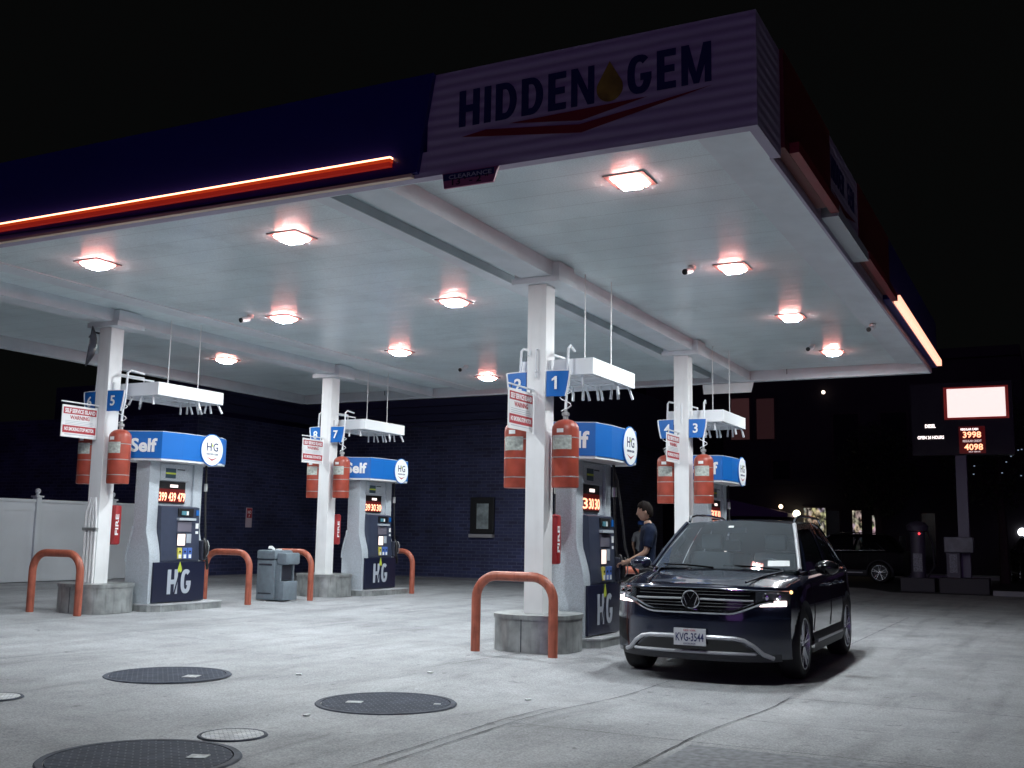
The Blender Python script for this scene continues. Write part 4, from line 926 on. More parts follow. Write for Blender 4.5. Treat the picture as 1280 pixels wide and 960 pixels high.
        Fm = Matrix.Translation((1.52, sg*1.03, 1.085)) @ Matrix.Diagonal((.085, .125, .078, 1))
        t2 = bmesh.new(); bmesh.ops.create_uvsphere(t2, u_segments=20, v_segments=12, radius=1)
        for v in t2.verts: v.co = Fm @ v.co
        a.add(t2); mo = a.build('wing_mirror', M_trimb if sg < 0 else paint, t, True, 80)
        a = MB(); a.tube([(1.50, sg*.86, 1.03), (1.52, sg*.97, 1.05)], .025, 8); a.build('mirror_arm', M_trimb, mo)
        # roof rail
        a = MB(); a.tube([(2.02, sg*.60, 1.56), (2.10, sg*.61, 1.615), (2.3, sg*.61, 1.64), (2.9, sg*.61, 1.645), (3.5, sg*.60, 1.625), (3.72, sg*.59, 1.56)], .016, 8); a.build('roof_rail', M_chrome, t, True)
    # greenhouse ---------------------------------------------------
    def ws(p, q, off=0):
        y = -1+2*p; hw = .80+(.615-.80)*q
        x = 1.14+.13*abs(y)**2*(1-q) + (1.90-1.14+.07*y*y)*q; z = 1.055+(1.575-1.055)*q - .035*y*y*q + .02*math.sin(q*math.pi)
        return (x-off, y*hw, z+off*.6)
    a = MB(); a.quadgrid(lambda p, q: ws(p, q), 20, 10); a.build('windscreen', M_ws, t, True, 80)
    def roof(p, q):
        y = -1+2*p; x = 1.90+.07*y*y+(3.78-1.90-.1*y*y)*q; hw = lerp_tab([(0, .615), (.5, .63), (1, .57)], q)
        return (x, y*hw, 1.575-.035*y*y + .05*math.sin(q*math.pi*.8)-.03*q)
    a = MB(); a.quadgrid(roof, 20, 16); a.quadgrid(lambda p, q: Vector(roof(p, q))-Vector((0, 0, .03)), 20, 16); a.build('roof', paint, t, True, 60)
    def back(p, q):
        y = -1+2*p; hw = .57+(.76-.57)*q; r0_ = roof(p, 1); return (r0_[0]+(4.32-.1*y*y-r0_[0])*q**.8, y*hw, r0_[2]+(1.04-r0_[2])*q**1.15)
    a = MB(); a.quadgrid(back, 16, 10); a.build('tailgate', paint, t, True, 60)
    for sg in (-1, 1):
        # side skin: pillars as panels, glass inside
        def side(p, q):   # p along x 1.2->4.2 , q 0 belt ->1 roof
            xb = 1.24+2.95*p; xt = 1.97+(3.72-1.97)*p
            z0 = 1.0+.05*p; x = xb+(xt-xb)*q; rr = lerp_tab([(0, .60), (.5, .625), (1, .565)], p)
            yb = lerp_tab([(0, .80), (.06, .845), (.5, .87), (.85, .855), (1, .78)], p)
            z1 = 1.540+.045*math.sin(p*math.pi*.8)-.03*p
            return (x, sg*(yb+(rr-yb)*q+.02*math.sin(q*math.pi)), z0+(z1-z0)*q)
        fr_ = []
        a = MB(); N, Mq = 48, 16
        vs_ = [[a.bm.verts.new(side(i/N, j/Mq)) for j in range(Mq+1)] for i in range(N+1)]
        b_ = MB(); vg = [[b_.bm.verts.new(Vector(side(i/N, j/Mq))-Vector((0, sg*.006, 0))) for j in range(Mq+1)] for i in range(N+1)]
        for i in range(N):
            for j in range(Mq):
                p = (i+.5)/N; q = (j+.5)/Mq
                hole = (.06+.0*q < p < .80-.10*q and .07 < q < .90 and not abs(p-.415) < .022 and not abs(p-.715+.04*q) < .012)
                (b_ if hole else a).bm.faces.new([(vg if hole else vs_)[k][l_] for k, l_ in ((i, j), (i+1, j), (i+1, j+1), (i, j+1))])
        for B_ in (a, b_): bmesh.ops.delete(B_.bm, geom=[v for v in B_.bm.verts if not v.link_faces], context='VERTS')
        a.build('side_frame', paint if True else M_trimb, t, True, 60); b_.build('side_window', M_sg, t, True, 60)
        a = MB(); a.tube([side(p/24*.86, .06) for p in range(25)], .010, 6); a.tube([side(.86-.06*k/6, .06+.5*(k/6)) for k in range(7)], .010, 6); a.build('window_trim', M_chrome, t, True)
        a = MB(); a.tube([ws(.0 if sg < 0 else 1, q/8, .006) for q in range(9)], .022, 8); a.build('pillar', M_silver if sg < 0 else paint, t, True)
    # interior
    a = MB(); a.b2(1.25, 1.65, -.72, .72, .80, 1.03, .04); a.b2(1.4, 4.2, -.7, .7, .45, .5); a.build('dashboard', M_int, t, True)
    for sg in (-1, 1):
        a = MB(); a.b2(2.05, 2.2, sg*.37-.24, sg*.37+.24, .6, 1.22, .05); a.b2(2.10, 2.2, sg*.37-.12, sg*.37+.12, 1.25, 1.42, .03); a.b2(1.65, 2.15, sg*.37-.24, sg*.37+.24, .55, .7, .05); a.build('seat', M_int, t, True)
        a = MB(); a.b2(2.95, 3.1, sg*.37-.26, sg*.37+.26, .6, 1.2, .05); a.b2(2.98, 3.06, sg*.37-.12, sg*.37+.12, 1.22, 1.36, .03); a.build('rear_seat', M_int, t, True)
    if not detailed: return t
    a = MB(); sw = [(1.78+.05*math.sin(2*math.pi*k/20), -.37+.18*math.cos(2*math.pi*k/20), .98+.17*math.sin(2*math.pi*k/20)) for k in range(20)]; a.tube(sw, .014, 6, closed=True); a.build('steering_wheel', M_dark, t, True)
    a = MB(); a.box((1.80, 0, 1.47), (.03, .22, .06)); a.build('rear_view_mirror', M_dark, t)
    a = MB(); P = [ws(.515, .82, .004), ws(.56, .82, .004), ws(.56, .87, .004), ws(.515, .87, .004)]; a.bm.faces.new([a.bm.verts.new(p) for p in P][::-1]); P = [ws(.06, .07, .004), ws(.20, .06, .004), ws(.20, .16, .004), ws(.06, .17, .004)]; a.bm.faces.new([a.bm.verts.new(p) for p in P]); a.build('windscreen_sticker', mat('sticker', (.62, .66, .66), .5), t)
    for sg, y0, y1 in ((1, .66, .08), (1, .0, -.62)):
        a = MB(); a.tube([(1.12, y1, 1.065), (1.15, (y0+y1)/2, 1.085), (1.24, y0, 1.09)], .010, 6); a.build('wiper', M_trimb, t, True)
    a = MB(); a.quadgrid(lambda p, q: (1.03+.14*q+.13*(2*p-1)**2, (-.80+1.6*p), 1.052+.008*q), 20, 1); a.build('cowl', M_trimb, t, True)
    # hood creases
    for sg in (-1, 1):
        a = MB(); a.tube([(.16, sg*.50, .958), (.6, sg*.56, 1.003), (1.08, sg*.66, 1.042)], .012, 6); a.build('bonnet_crease', paint, t, True)
        a = MB(); a.tube([(.33, sg*.80, .905), (.7, sg*.83, .955), (1.15, sg*.835, .998)], .0035, 4); a.build('bonnet_seam', M_black, t)
    # grille
    def patch(nm, y0, y1, z0f, z1f, m_, off, par=t, n1=24, n2=6):
        q_ = MB(); q_.quadgrid(lambda p, q: F(y0+(y1-y0)*p, z0f(y0+(y1-y0)*p)*(1-q)+z1f(y0+(y1-y0)*p)*q, off), n1, n2); return q_.build(nm, m_, par, True, 60)
    gt = lambda y: .895-.03*abs(y)**2
    gb = lambda y: .690+.095*smooth01((abs(y)-.40)/.30)
    gr = patch('grille', -.60, .60, gb, gt, M_trimb, .006)
    for zz in (.725, .755, .835, .865):
        q_ = MB(); q_.tube([F(-.55+1.1*k/20, max(zz, gb(-.55+1.1*k/20)+.01), .010) for k in range(21)], .004, 4); q_.build('grille_slat', M_clad, gr, True)
    q_ = MB(); q_.tube([F(-.86+1.72*k/40, gt(-.86+1.72*k/40)-.004, .014) for k in range(41)], .011, 6); q_.build('chrome_strip', M_chrome, gr, True)
    q_ = MB(); q_.tube([F(-.58+1.16*k/30, .795-.015*abs(-.58+1.16*k/30), .014) for k in range(31)], .010, 6); q_.build('chrome_strip', M_silver, gr, True)
    q_ = MB(); q_.tube([F(-.74+1.48*k/40, .675+.105*smooth01((abs(-.74+1.48*k/40)-.36)/.36), .016) for k in range(41)], .024, 8); q_.build('chrome_strip', M_chrome, gr, True)
    # badge
    Fb = frame(F(0, .785, .030), (0, -1, 0), (0, 0, 1))
    q_ = MB(); q_.prism(circle(.085, 32), Fb @ Matrix.Translation((0, 0, -.02)), .018); bd = q_.build('badge', M_trimb, t)
    q_ = MB(); q_.tube([Fb @ Vector((.085*math.cos(2*math.pi*k/32), .085*math.sin(2*math.pi*k/32), 0)) for k in range(32)], .0075, 6, closed=True)
    for pl in ([(-.035, .062), (0, .005), (.035, .062)], [(-.065, .03), (-.036, -.055), (0, .0), (.036, -.055), (.065, .03)]):
        q_.tube([Fb @ Vector((x, y, .0)) for x, y in pl], .0065, 6)
    q_.build('badge_ring', M_chrome, bd, True)
    # headlamps
    for sg in (-1, 1):
        ya, yb = sg*.60, sg*.868
        hb = patch('headlamp', ya, yb, lambda y: .725+.03*smooth01((abs(y)-.6)/.27), lambda y: .875-.02*smooth01((abs(y)-.6)/.27), mat('lamp_reflector', (.30, .31, .34), .25, .8), .008, n1=12)
        patch('lamp_glass', ya, yb, lambda y: .72+.03*smooth01((abs(y)-.6)/.27), lambda y: .88-.02*smooth01((abs(y)-.6)/.27), M_lampg, .026, hb, 12)
        patch('daytime_lamp', sg*.64, sg*.845, lambda y: .737, lambda y: .785, M_drl, .020, hb, 10, 2)
        for yy in (.68, .78):
            q_ = MB(); q_.lathe([(.034, 0), (.034, .012), (.028, .016), (.001, .018)], frame(F(sg*yy, .825, .010), (0, -1, 0), (0, 0, 1)), 16); q_.build('projector', M_chrome, hb, True)
        if sg < 0:
            q_ = MB(); q_.lathe([(.001, .014), (.014, .010), (.018, 0)], frame(F(sg*.875, .868, .012), (0, -1, 0), (0, 0, 1)), 10); q_.build('marker_lamp', M_amber, hb, True)
        # side air intakes
        if sg > 0: patch('air_intake', sg*.70, sg*.865, lambda y: .33+.05*(abs(y)-.7)/.16, lambda y: .56, M_trimb, .005, t, 6, 6)
    # lower bumper
    patch('lower_grille', -.60, .60, lambda y: .30, lambda y: .415 - .10*smooth01((abs(y)-.40)/.2), M_trimb, .008)
    q_ = MB(); q_.tube([F(y, z, .022) for y, z in [(-.74, .25), (-.66, .29), (-.58, .37), (-.50, .42), (-.42, .435), (-.2, .44), (0, .44), (.2, .44), (.42, .435), (.50, .42), (.58, .37), (.66, .29), (.72, .27)]], .021, 8)
    q_.tube([F(-.60+1.2*k/20, .295, .022) for k in range(21)], .016, 8); q_.build('skid_trim', M_silver, t, True)
    patch('valance', -.80, .80, lambda y: .215, lambda y: .285, M_clad, .006)
    # licence plate
    Fp = frame((-.0475, 0, .355), (0, -1, 0), (0, 0, 1))
    q_ = MB(); q_.b2(-.046, -.030, -.158, .158, .355, .515, .002); pp = q_.build('licence_plate', mat('plate_white', (.62, .63, .66), .4), t)
    text('KVG-3544', Fp @ Matrix.Translation((0, .042, 0)), .078, M_navytxt, pp, width=.275, bold=.012, ext=.001)
    text('NEW YORK', Fp @ Matrix.Translation((0, .133, 0)), .016, M_redtxt, pp, width=.12, bold=.01, ext=.001)
    text('EXCELSIOR', Fp @ Matrix.Translation((0, .012, 0)), .012, M_navytxt, pp, width=.12, bold=.01, ext=.001)
    return t
car = make_car('dark navy SUV with lit daytime lamps parked at the nearest pump', (10.18, 3.20, gz(12, 3.2)), R(1.0))

# ------------------------------------------------------------------ people
def skinmesh(name, pts, edges, radii, material, parent, sub=2, root=0, xf=None):
    me = bpy.data.meshes.new(name); me.from_pydata([Vector(p) for p in pts], edges, []); o = bpy.data.objects.new('tmp', me); COL.objects.link(o)
    sk = o.modifiers.new('s', 'SKIN'); sk.use_smooth_shade = True
    if not me.skin_vertices: return None
    d = me.skin_vertices[0].data
    for i, r in enumerate(radii):
        d[i].radius = r if isinstance(r, tuple) else (r, r); d[i].use_root = (i == root)
    sb = o.modifiers.new('b', 'SUBSURF'); sb.levels = sub; sb.render_levels = sub
    bpy.context.view_layer.update()
    m2 = bpy.data.meshes.new_from_object(o.evaluated_get(bpy.context.evaluated_depsgraph_get()))
    bpy.data.objects.remove(o)
    for p in m2.polygons: p.use_smooth = True
    return m2
def person(label, loc, rz, shirt, trousers, hair, cap=None, arm='hold'):
    """local frame: faces +X, left hand is +Y"""
    t = local(thing('person', label, 'person', loc, rz))
    skin = mat('skin', (.46, .29, .21), .55, noise=(20, .05))
    P = {}; names = []; rad = []; E = []
    def v(n, p, r): P[n] = len(names); names.append(p); rad.append(r)
    def e(a, b): E.append((P[a], P[b]))
    v('pel', (0, 0, .93), (.135, .10)); v('bel', (.005, 0, 1.08), (.125, .092)); v('che', (.0, 0, 1.26), (.145, .105)); v('upc', (-.02, 0, 1.38), (.12, .085)); v('nek', (-.012, 0, 1.475), .052); v('neh', (.012, 0, 1.53), .052)
    for s, sg in (('l', 1), ('r', -1)):
        v('hip'+s, (0, sg*.09, .87), .088); v('kne'+s, (.02, sg*.105, .48), .056); v('cal'+s, (-.01, sg*.108, .33), .05); v('ank'+s, (-.02, sg*.11, .09), .036); v('toe'+s, (.13, sg*.125, .035), .032)
        v('sho'+s, (-.02, sg*.175, 1.385), .055)
        if arm == 'hold' and sg > 0:
            v('elb'+s, (.03, sg*.235, 1.13), .040); v('for'+s, (.14, sg*.20, 1.065), .036); v('wri'+s, (.27, sg*.15, 1.00), .026); v('han'+s, (.335, sg*.13, .985), (.04, .02))
        elif arm == 'hold':
            v('elb'+s, (.03, sg*.235, 1.12), .040); v('for'+s, (.13, sg*.21, 1.03), .036); v('wri'+s, (.25, sg*.16, .98), .026); v('han'+s, (.32, sg*.14, .97), (.04, .02))
        else:
            v('elb'+s, (-.01, sg*.25, 1.12), .040); v('for'+s, (.04, sg*.255, 1.02), .036); v('wri'+s, (.10, sg*.24, .90), .026); v('han'+s, (.12, sg*.23, .83), (.03, .02))
    for a_, b_ in (('pel', 'bel'), ('bel', 'che'), ('che', 'upc'), ('upc', 'nek'), ('nek', 'neh')): e(a_, b_)
    for s in 'lr':
        for a_, b_ in (('pel', 'hip'+s), ('hip'+s, 'kne'+s), ('kne'+s, 'cal'+s), ('cal'+s, 'ank'+s), ('ank'+s, 'toe'+s), ('upc', 'sho'+s), ('sho'+s, 'elb'+s), ('elb'+s, 'for'+s), ('for'+s, 'wri'+s), ('wri'+s, 'han'+s)): e(a_, b_)
    bm_ = bmesh.new()
    me = skinmesh('body', names, E, rad, skin, t); bm_.from_mesh(me)
    # head joined to the body mesh
    hb = bmesh.new(); bmesh.ops.create_uvsphere(hb, u_segments=28, v_segments=20, radius=1)
    hc = Vector((.032, 0, 1.635)); tilt = Matrix.Rotation(R(10), 3, 'Y') @ Matrix.Scale(.94, 3)
    for vv in hb.verts:
        x, y, z = vv.co
        X = x*.096; Y = y*.076*(1-.18*max(0, -z)); Z = z*.122
        if z < 0: X = X*(1-.12*(-z)) + .018*(-z)
        if x > 0:
            g_ = math.exp(-((y/.20)**2))
            X += g_*(.026*math.exp(-((z+.12)/.17)**2) + .010*math.exp(-((z+.50)/.10)**2) + .010*math.exp(-((z+.85)/.14)**2) + .006*math.exp(-((z-.25)/.10)**2))
            X -= .010*math.exp(-(((abs(y)-.38)/.18)**2) - ((z-.08)/.12)**2)
        vv.co = hc + tilt @ Vector((X, Y, Z))
    m3 = bpy.data.meshes.new('h'); hb.to_mesh(m3); hb.free(); bm_.from_mesh(m3)
    # ears
    for sg in (-1, 1):
        eb = bmesh.new(); bmesh.ops.create_uvsphere(eb, u_segments=10, v_segments=8, radius=1)
        for vv in eb.verts: vv.co = hc + tilt @ Vector((-.008+vv.co.x*.018, sg*(.076)+vv.co.y*.009, -.005+vv.co.z*.032))
        m4 = bpy.data.meshes.new('e'); eb.to_mesh(m4); eb.free(); bm_.from_mesh(m4)
    # fingers
    for s, sg in (('l', 1), ('r', -1)):
        h = Vector(names[P['han'+s]]); w = Vector(names[P['wri'+s]]); d = (h-w).normalized(); sidev = Vector((0, 0, 1)).cross(d).normalized() if abs(d.z) < .9 else Vector((0, 1, 0)); palm = d.cross(sidev).normalized()
        fm = MB()
        for k in range(4):
            o_ = (k-1.5)*.019; Lf = (.062, .075, .07, .055)[k]
            b0 = h+sidev*o_; fm.tube([b0-d*.01, b0+d*Lf*.5, b0+d*Lf*.8-palm*.02*1, b0+d*Lf*.75-palm*.045], [.0095, .009, .0085, .006], 8)
        fm.tube([w+d*.03+sidev*.02*-sg, w+d*.05+sidev*.042*-sg-palm*.01, w+d*.08+sidev*.045*-sg-palm*.025], [.011, .0105, .007], 8)
        m5 = bpy.data.meshes.new('f'); fm.bm.to_mesh(m5); bm_.from_mesh(m5)
    m6 = bpy.data.meshes.new('body'); bm_.to_mesh(m6); bm_.free()
    body = link_mesh('body', m6, skin, t, True, 80)
    # clothing: shells grown from the body surface, so they follow it
    def near(c):
        best = None
        for a_, b_ in E:
            p, q = Vector(names[a_]), Vector(names[b_]); d = q-p; tt = max(0, min(1, (c-p).dot(d)/d.length_squared)); dist = (c-(p+d*tt)).length
            ra = rad[a_][0] if isinstance(rad[a_], tuple) else rad[a_]; rb = rad[b_][0] if isinstance(rad[b_], tuple) else rad[b_]
            dist -= (ra+(rb-ra)*tt)*.6
            if best is None or dist < best[0]: best = (dist, (keyn[a_], keyn[b_]), tt)
        return best[1], best[2]
    keyn = {i: k for k, i in P.items()}
    def shell(nm, test, off, mm):
        b2_ = bmesh.new(); b2_.from_mesh(me); b2_.normal_update()
        kill = [f for f in b2_.faces if not test(f.calc_center_median())]
        bmesh.ops.delete(b2_, geom=kill, context='FACES')
        b2_.normal_update()
        for v_ in b2_.verts:
            wob = .004*math.sin(v_.co.z*55+v_.co.y*30)
            v_.co += v_.normal*(off+wob)
        mm_ = bpy.data.meshes.new(nm); b2_.to_mesh(mm_); b2_.free()
        o_ = link_mesh(nm, mm_, mm, t, True, 80); so_ = o_.modifiers.new('thick', 'SOLIDIFY'); so_.thickness = .006; so_.offset = -1
        return o_
    def is_shirt(c):
        (a_, b_), tt = near(c)
        if a_ in ('pel', 'bel', 'che') and b_ in ('bel', 'che', 'upc'): return c.z > .90
        if a_ == 'upc' and b_.startswith('sho'): return True
        if a_ == 'upc' and b_ == 'nek': return tt < .75
        if a_.startswith('sho'): return tt < .78
        return False
    def is_trouser(c):
        (a_, b_), tt = near(c)
        if a_ == 'pel' or (a_ == 'bel'): return c.z < 1.0
        if a_.startswith('hip') or a_.startswith('kne'): return True
        if a_.startswith('cal'): return tt < .95
        return False
    shell('trousers', is_trouser, .014, trousers)
    shell('t_shirt', is_shirt, .019, shirt)
    for s in 'lr':
        x, y, z = names[P['toe'+s]]; a = MB(); a.b2(x-.19, x+.07, y-.045, y+.045, .0, .085, .03); a.build('shoe', M_dark, t, True, 80)
    # hair
    a = MB(); hb = bmesh.new(); bmesh.ops.create_uvsphere(hb, u_segments=28, v_segments=20, radius=1)
    for vv in hb.verts:
        x, y, z = vv.co; lum = 1+.05*math.sin(x*9+y*4)*math.sin(y*7) + (.10*max(0, z)*max(0, x+.3))
        vv.co = hc + tilt @ Vector(((x*.106-.010)*lum, y*.085*lum, (z*.130+.008)*lum))
    dele = []
    for f in hb.faces:
        c = tilt.inverted() @ (f.calc_center_median()-hc)
        hl = lerp_tab([(-.11, -.085), (-.055, -.085), (-.035, -.05), (-.012, -.005), (.0, .0), (.02, .0), (.035, .035), (.06, .058), (.10, .075)], c.x)
        if c.z < hl: dele.append(f)
    bmesh.ops.delete(hb, geom=dele, context='FACES')
    a.add(hb); ho = a.build('hair', hair, t, True, 80)
    sm = ho.modifiers.new('thick', 'SOLIDIFY'); sm.thickness = .014; sm.offset = -1
    if cap:
        a = MB(); a.lathe([(.101, 0), (.105, .03), (.09, .085), (.05, .115), (.001, .122)], Matrix.Translation(hc+Vector((-.008, 0, .035))), 24); a.quadgrid(lambda p, q: (hc.x+.06+.10*q, (p-.5)*.15*(1-.3*q), hc.z+.045-.01*q), 8, 3); a.build('cap', cap, t, True, 60)
    return t
g1 = gz(13.0, 4.55)
person('young man in a navy T-shirt looking down, holding the pump hose', (12.97, 4.64, g1), R(114), mat('navy_cotton', (.008, .014, .036), .9, bump=(14, .8), spec=.2), mat('dark_trousers', (.015, .016, .022), .85), mat('brown_hair', (.012, .008, .007), .75, bump=(90, .8), spec=.15))
a = MB()
P = [(12.82, 5.05, 2.20), (12.84, 5.0, 2.0), (12.86, 4.96, 1.7), (12.88, 4.93, 1.4), (12.87, 4.90, 1.15), (12.87, 4.84, .97), (12.88, 4.74, .82), (12.95, 4.6, .70), (13.1, 4.45, .68), (13.4, 4.22, .80), (13.7, 4.1, .92)]
Q = []
for k in range(len(P)-1):
    for q in range(4): tt = q/4; Q.append(tuple(P[k][i]*(1-tt)+P[k+1][i]*tt for i in range(3)))
Q.append(P[-1]); a.tube(Q, .017, 8); tag(a.build('fuel_hose', M_rub, None, True, 80), 'black filling hose running from the nearest pump to the man and the car', 'hose')
person('person in a pale grey shirt and blue cap, back turned, beyond the man', (28.0, 10.2, gz(28, 10)), R(0), mat('grey_cotton', (.26, .28, .30), .85), mat('black_trousers', (.01, .01, .012), .85), mat('black_hair', (.008, .008, .008), .6), cap=mat('blue_cap', (.02, .08, .30), .7), arm='rest').scale = (.93, .93, .93)

# ------------------------------------------------------------------ price sign
t = thing('price_sign', 'tall roadside price sign with a glowing white panel and red digits', 'price sign', (32.5, 2.5, -.1))
a = MB(); a.b2(32.5, 32.8, 2.20, 2.49, -.1, 5.0, .01); a.build('pole', mat('sign_pole', (.22, .22, .26), .5), t)
a = MB(); a.b2(32.4, 32.9, .95, 3.60, 3.70, 5.75); a.build('cabinet', M_black, t)
a = MB(); a.b2(32.37, 32.399, 1.13, 2.63, 4.76, 5.57); a.build('lit_panel', mat('sign_face', (1, 1, 1), .5, emit=(1, .82, .78), es=1.05), t)
a = MB(); a.b2(32.372, 32.386, 1.05, 2.72, 4.70, 4.757); a.b2(32.372, 32.386, 1.05, 2.72, 5.573, 5.62); a.b2(32.372, 32.386, 1.05, 1.127, 4.757, 5.573); a.b2(32.372, 32.386, 2.633, 2.72, 4.757, 5.573); a.build('panel_halo', mat('panel_halo', (.8, .1, .08), .5, emit=(1, .08, .05), es=.07), t)  # glowing red border added to imitate the halo around the lit panel
M_ledw = mat('led_white', (1, .9, .9), .5, emit=(1, .86, .84), es=2.2)
a = MB(); a.b2(32.392, 32.3985, 1.68, 2.36, 3.74, 4.50); a.build('led_panel', M_ledbg, t)
text('3998', FRONT(32.39, 2.02, 4.185), .17, M_led, t, 'led_digits', width=.47, bold=.02); text('4098', FRONT(32.39, 1.99, 3.84), .17, M_led, t, 'led_digits', width=.48, bold=.02)
text('REGULAR CASH', FRONT(32.39, 2.08, 4.39), .06, M_ledw, t, width=.45, bold=.02); text('REGULAR CREDIT', FRONT(32.39, 2.02, 4.06), .06, mat('led_dim', (.9, .8, .8), .5, emit=(1, .8, .8), es=.7), t, width=.48, bold=.02)
text('SELF SERVE', FRONT(32.39, 1.97, 3.77), .035, MATS['led_dim'], t, width=.3, bold=.02)
text('DIESEL', FRONT(32.39, 3.10, 4.49), .10, M_ledw, t, width=.28, bold=.02); text('OPEN 24 HOURS', FRONT(32.39, 3.10, 4.17), .09, M_ledw, t, width=.70, bold=.02)

# air machine and vacuum by the sign
M_mach = mat('machine_paint', (.07, .06, .09), .5, noise=(4, .2))
t = thing('air_machine', 'dim box topped air machine standing at the foot of the price sign pole', 'air machine', (32.1, 2.55, -.06))
a = MB(); a.b2(31.95, 32.3, 2.42, 2.78, -.1, 1.0, .02); a.build('cabinet', M_mach, t); a = MB(); a.b2(31.9, 32.35, 2.08, 2.82, 1.0, 1.42, .02); a.build('display_head', mat('machine_head', (.16, .16, .19), .4, noise=(4, .4)), t)
a = MB(); a.b2(31.93, 31.949, 2.5, 2.7, .45, .95); a.build('label_panel', mat('machine_label', (.22, .22, .26), .5, noise=(30, .6)), t)
a = MB(); a.b2(31.6, 32.4, 1.7, 2.95, -.1, .32, .02); a.build('concrete_base', mat('machine_base', (.05, .047, .055), .7), t)
t = thing('vacuum_station', 'round topped vacuum column with a small red light left of the price sign pole', 'vacuum station', (32.4, 3.55, -.06))
a = MB(); a.lathe([(.20, -.05), (.20, 1.55), (.28, 1.58), (.30, 1.72), (.2, 1.82), (.001, 1.86)], Matrix.Translation((32.4, 3.55, 0)), 20); a.build('cylinder_body', M_mach, t, True)
a = MB(); a.b2(32.15, 32.19, 3.42, 3.66, .45, .95); a.build('label_panel', MATS['machine_label'], t)
a = MB(); a.lathe([(.001, .03), (.03, .02), (.035, 0)], frame((32.18, 3.48, 1.5), (0, -1, 0), (0, 0, 1)), 10); a.build('red_light', mat('red_light', (1, .1, .1), .4, emit=(1, .06, .08), es=1.6), t)
a = MB(); a.tube([(32.4, 3.3, 1.6), (32.3, 3.15, 1.2), (32.3, 3.12, .6), (32.3, 3.3, .3)], .03, 8); a.build('hose', M_rub, t, True)
a = MB(); a.b2(32.0, 32.8, 3.1, 4.0, -.1, .28, .02); a.build('concrete_base', MATS['machine_base'], t)

# ------------------------------------------------------------------ far side of the street
M_bld = mat('dark_facade', (.022, .018, .022), .8, noise=(.6, .3))
M_bld2 = mat('dark_facade_brown', (.035, .022, .022), .8, noise=(.6, .3))
def lit_window():
    M = mat('window_warm', (.05, .045, .04), .3); n = M.node_tree.nodes; l = M.node_tree.links; b = n['Principled BSDF']
    tc = n.new('ShaderNodeTexCoord'); mp = n.new('ShaderNodeMapping'); mp.inputs['Scale'].default_value = (1, 3.2, 2.1); l.new(tc.outputs['Object'], mp.inputs[0])
    vo = n.new('ShaderNodeTexVoronoi'); vo.inputs['Scale'].default_value = 1.5; l.new(mp.outputs[0], vo.inputs['Vector'])
    nz = n.new('ShaderNodeTexNoise'); nz.inputs['Scale'].default_value = 2.2; nz.inputs['Detail'].default_value = 5; l.new(mp.outputs[0], nz.inputs['Vector'])
    cr = n.new('ShaderNodeMapRange'); cr.inputs[1].default_value = .42; cr.inputs[2].default_value = .68; cr.inputs[3].default_value = .02; cr.inputs[4].default_value = .75; l.new(nz.outputs[0], cr.inputs[0])
    mx = n.new('ShaderNodeMix'); mx.data_type = 'RGBA'; mx.inputs[0].default_value = .35; mx.inputs[6].default_value = (1, .82, .55, 1); l.new(vo.outputs['Color'], mx.inputs[7]); l.new(mx.outputs[2], b.inputs['Emission Color'])
    l.new(cr.outputs[0], b.inputs['Emission Strength']); return M
M_wlit = lit_window()
M_wred = mat('window_dim_red', (.05, .02, .02), .5, emit=(.30, .12, .12), es=.10)
M_wdk = mat('window_dark', (.01, .011, .016), .15)
def facade(name, label, u, v0, v1, h, m_, wins, shop=()):
    t = thing(name, label, 'building', (u, (v0+v1)/2, 0), 0)
    a = MB(); a.b2(u, u+9, v0, v1, -.1, h); a.build('wall', m_, t)
    a = MB(); a.b2(u-.25, u+9, v0, v1, h+.002, h+.4); a.build('cornice', m_, t)
    a = MB(); a.b2(u-.12, u-.002, v0, v1, 3.55, 3.8); a.build('shopfront_band', m_, t)
    for (vc, z0, z1, w, mm) in wins:
        a = MB(); a.b2(u-.06, u-.003, vc-w/2-.08, vc+w/2+.08, z0-.08, z1+.08); f = a.build('window', M_bld2, t)
        a = MB(); a.b2(u-.075, u-.061, vc-w/2, vc+w/2, z0, z1); a.build('pane', mm, f)
    return t
wins = []
for k in range(9):
    for z in (4.6,):
        vc = 2.0+k*1.9
        if any(abs(vc-q) < 1.2 for q in (10.5, 12.1)) and z < 9: continue
        wins.append((vc, z, z+1.9, 1.0, M_wdk))
wins += [(11.05, 5.55, 7.3, .75, mat('window_dim_red_dark', (.04, .02, .02), .5, emit=(.30, .12, .12), es=.05)), (12.15, 5.55, 7.35, .8, M_wred), (10.4, 2.0+1.8, 4.6, .7, M_wdk)]
# storefronts
for vc, w, z0, z1, mm in ((9.05, .9, .95, 2.6, M_wlit), (7.35, .35, .6, 2.5, M_wlit), (6.6, .3, 1.4, 2.3, M_wlit), (8.3, .5, .6, 2.5, M_wdk), (5.6, .25, .7, 1.5, M_wdk), (4.6, .5, .4, 2.4, M_wdk)):
    wins.append((vc, z0, z1, w, mm))
bl = facade('apartment_building', 'dark block across the street with two dim red windows and lit shop windows below', 46, 1.0, 16.5, 8.6, M_bld, wins)
a = MB(); a.prism([(-14.6, 2.25), (-14.2, 2.75), (-12.5, 2.95), (-9.9, 2.35), (-9.9, 2.2)], FRONT(45.9, 0, 0), 1.2); tag(a.build('shop_awning', mat('purple_awning', (.10, .05, .16), .7), None), 'dim purple shop awning above the car roof, across the street', 'awning')
facade('town_house', 'unlit block across the street behind the price sign', 50, -14, .98, 9, M_bld2, [(-1-2*k, z, z+1.6, 1.0, M_wdk) for k in range(6) for z in (1.2, 4.6)])
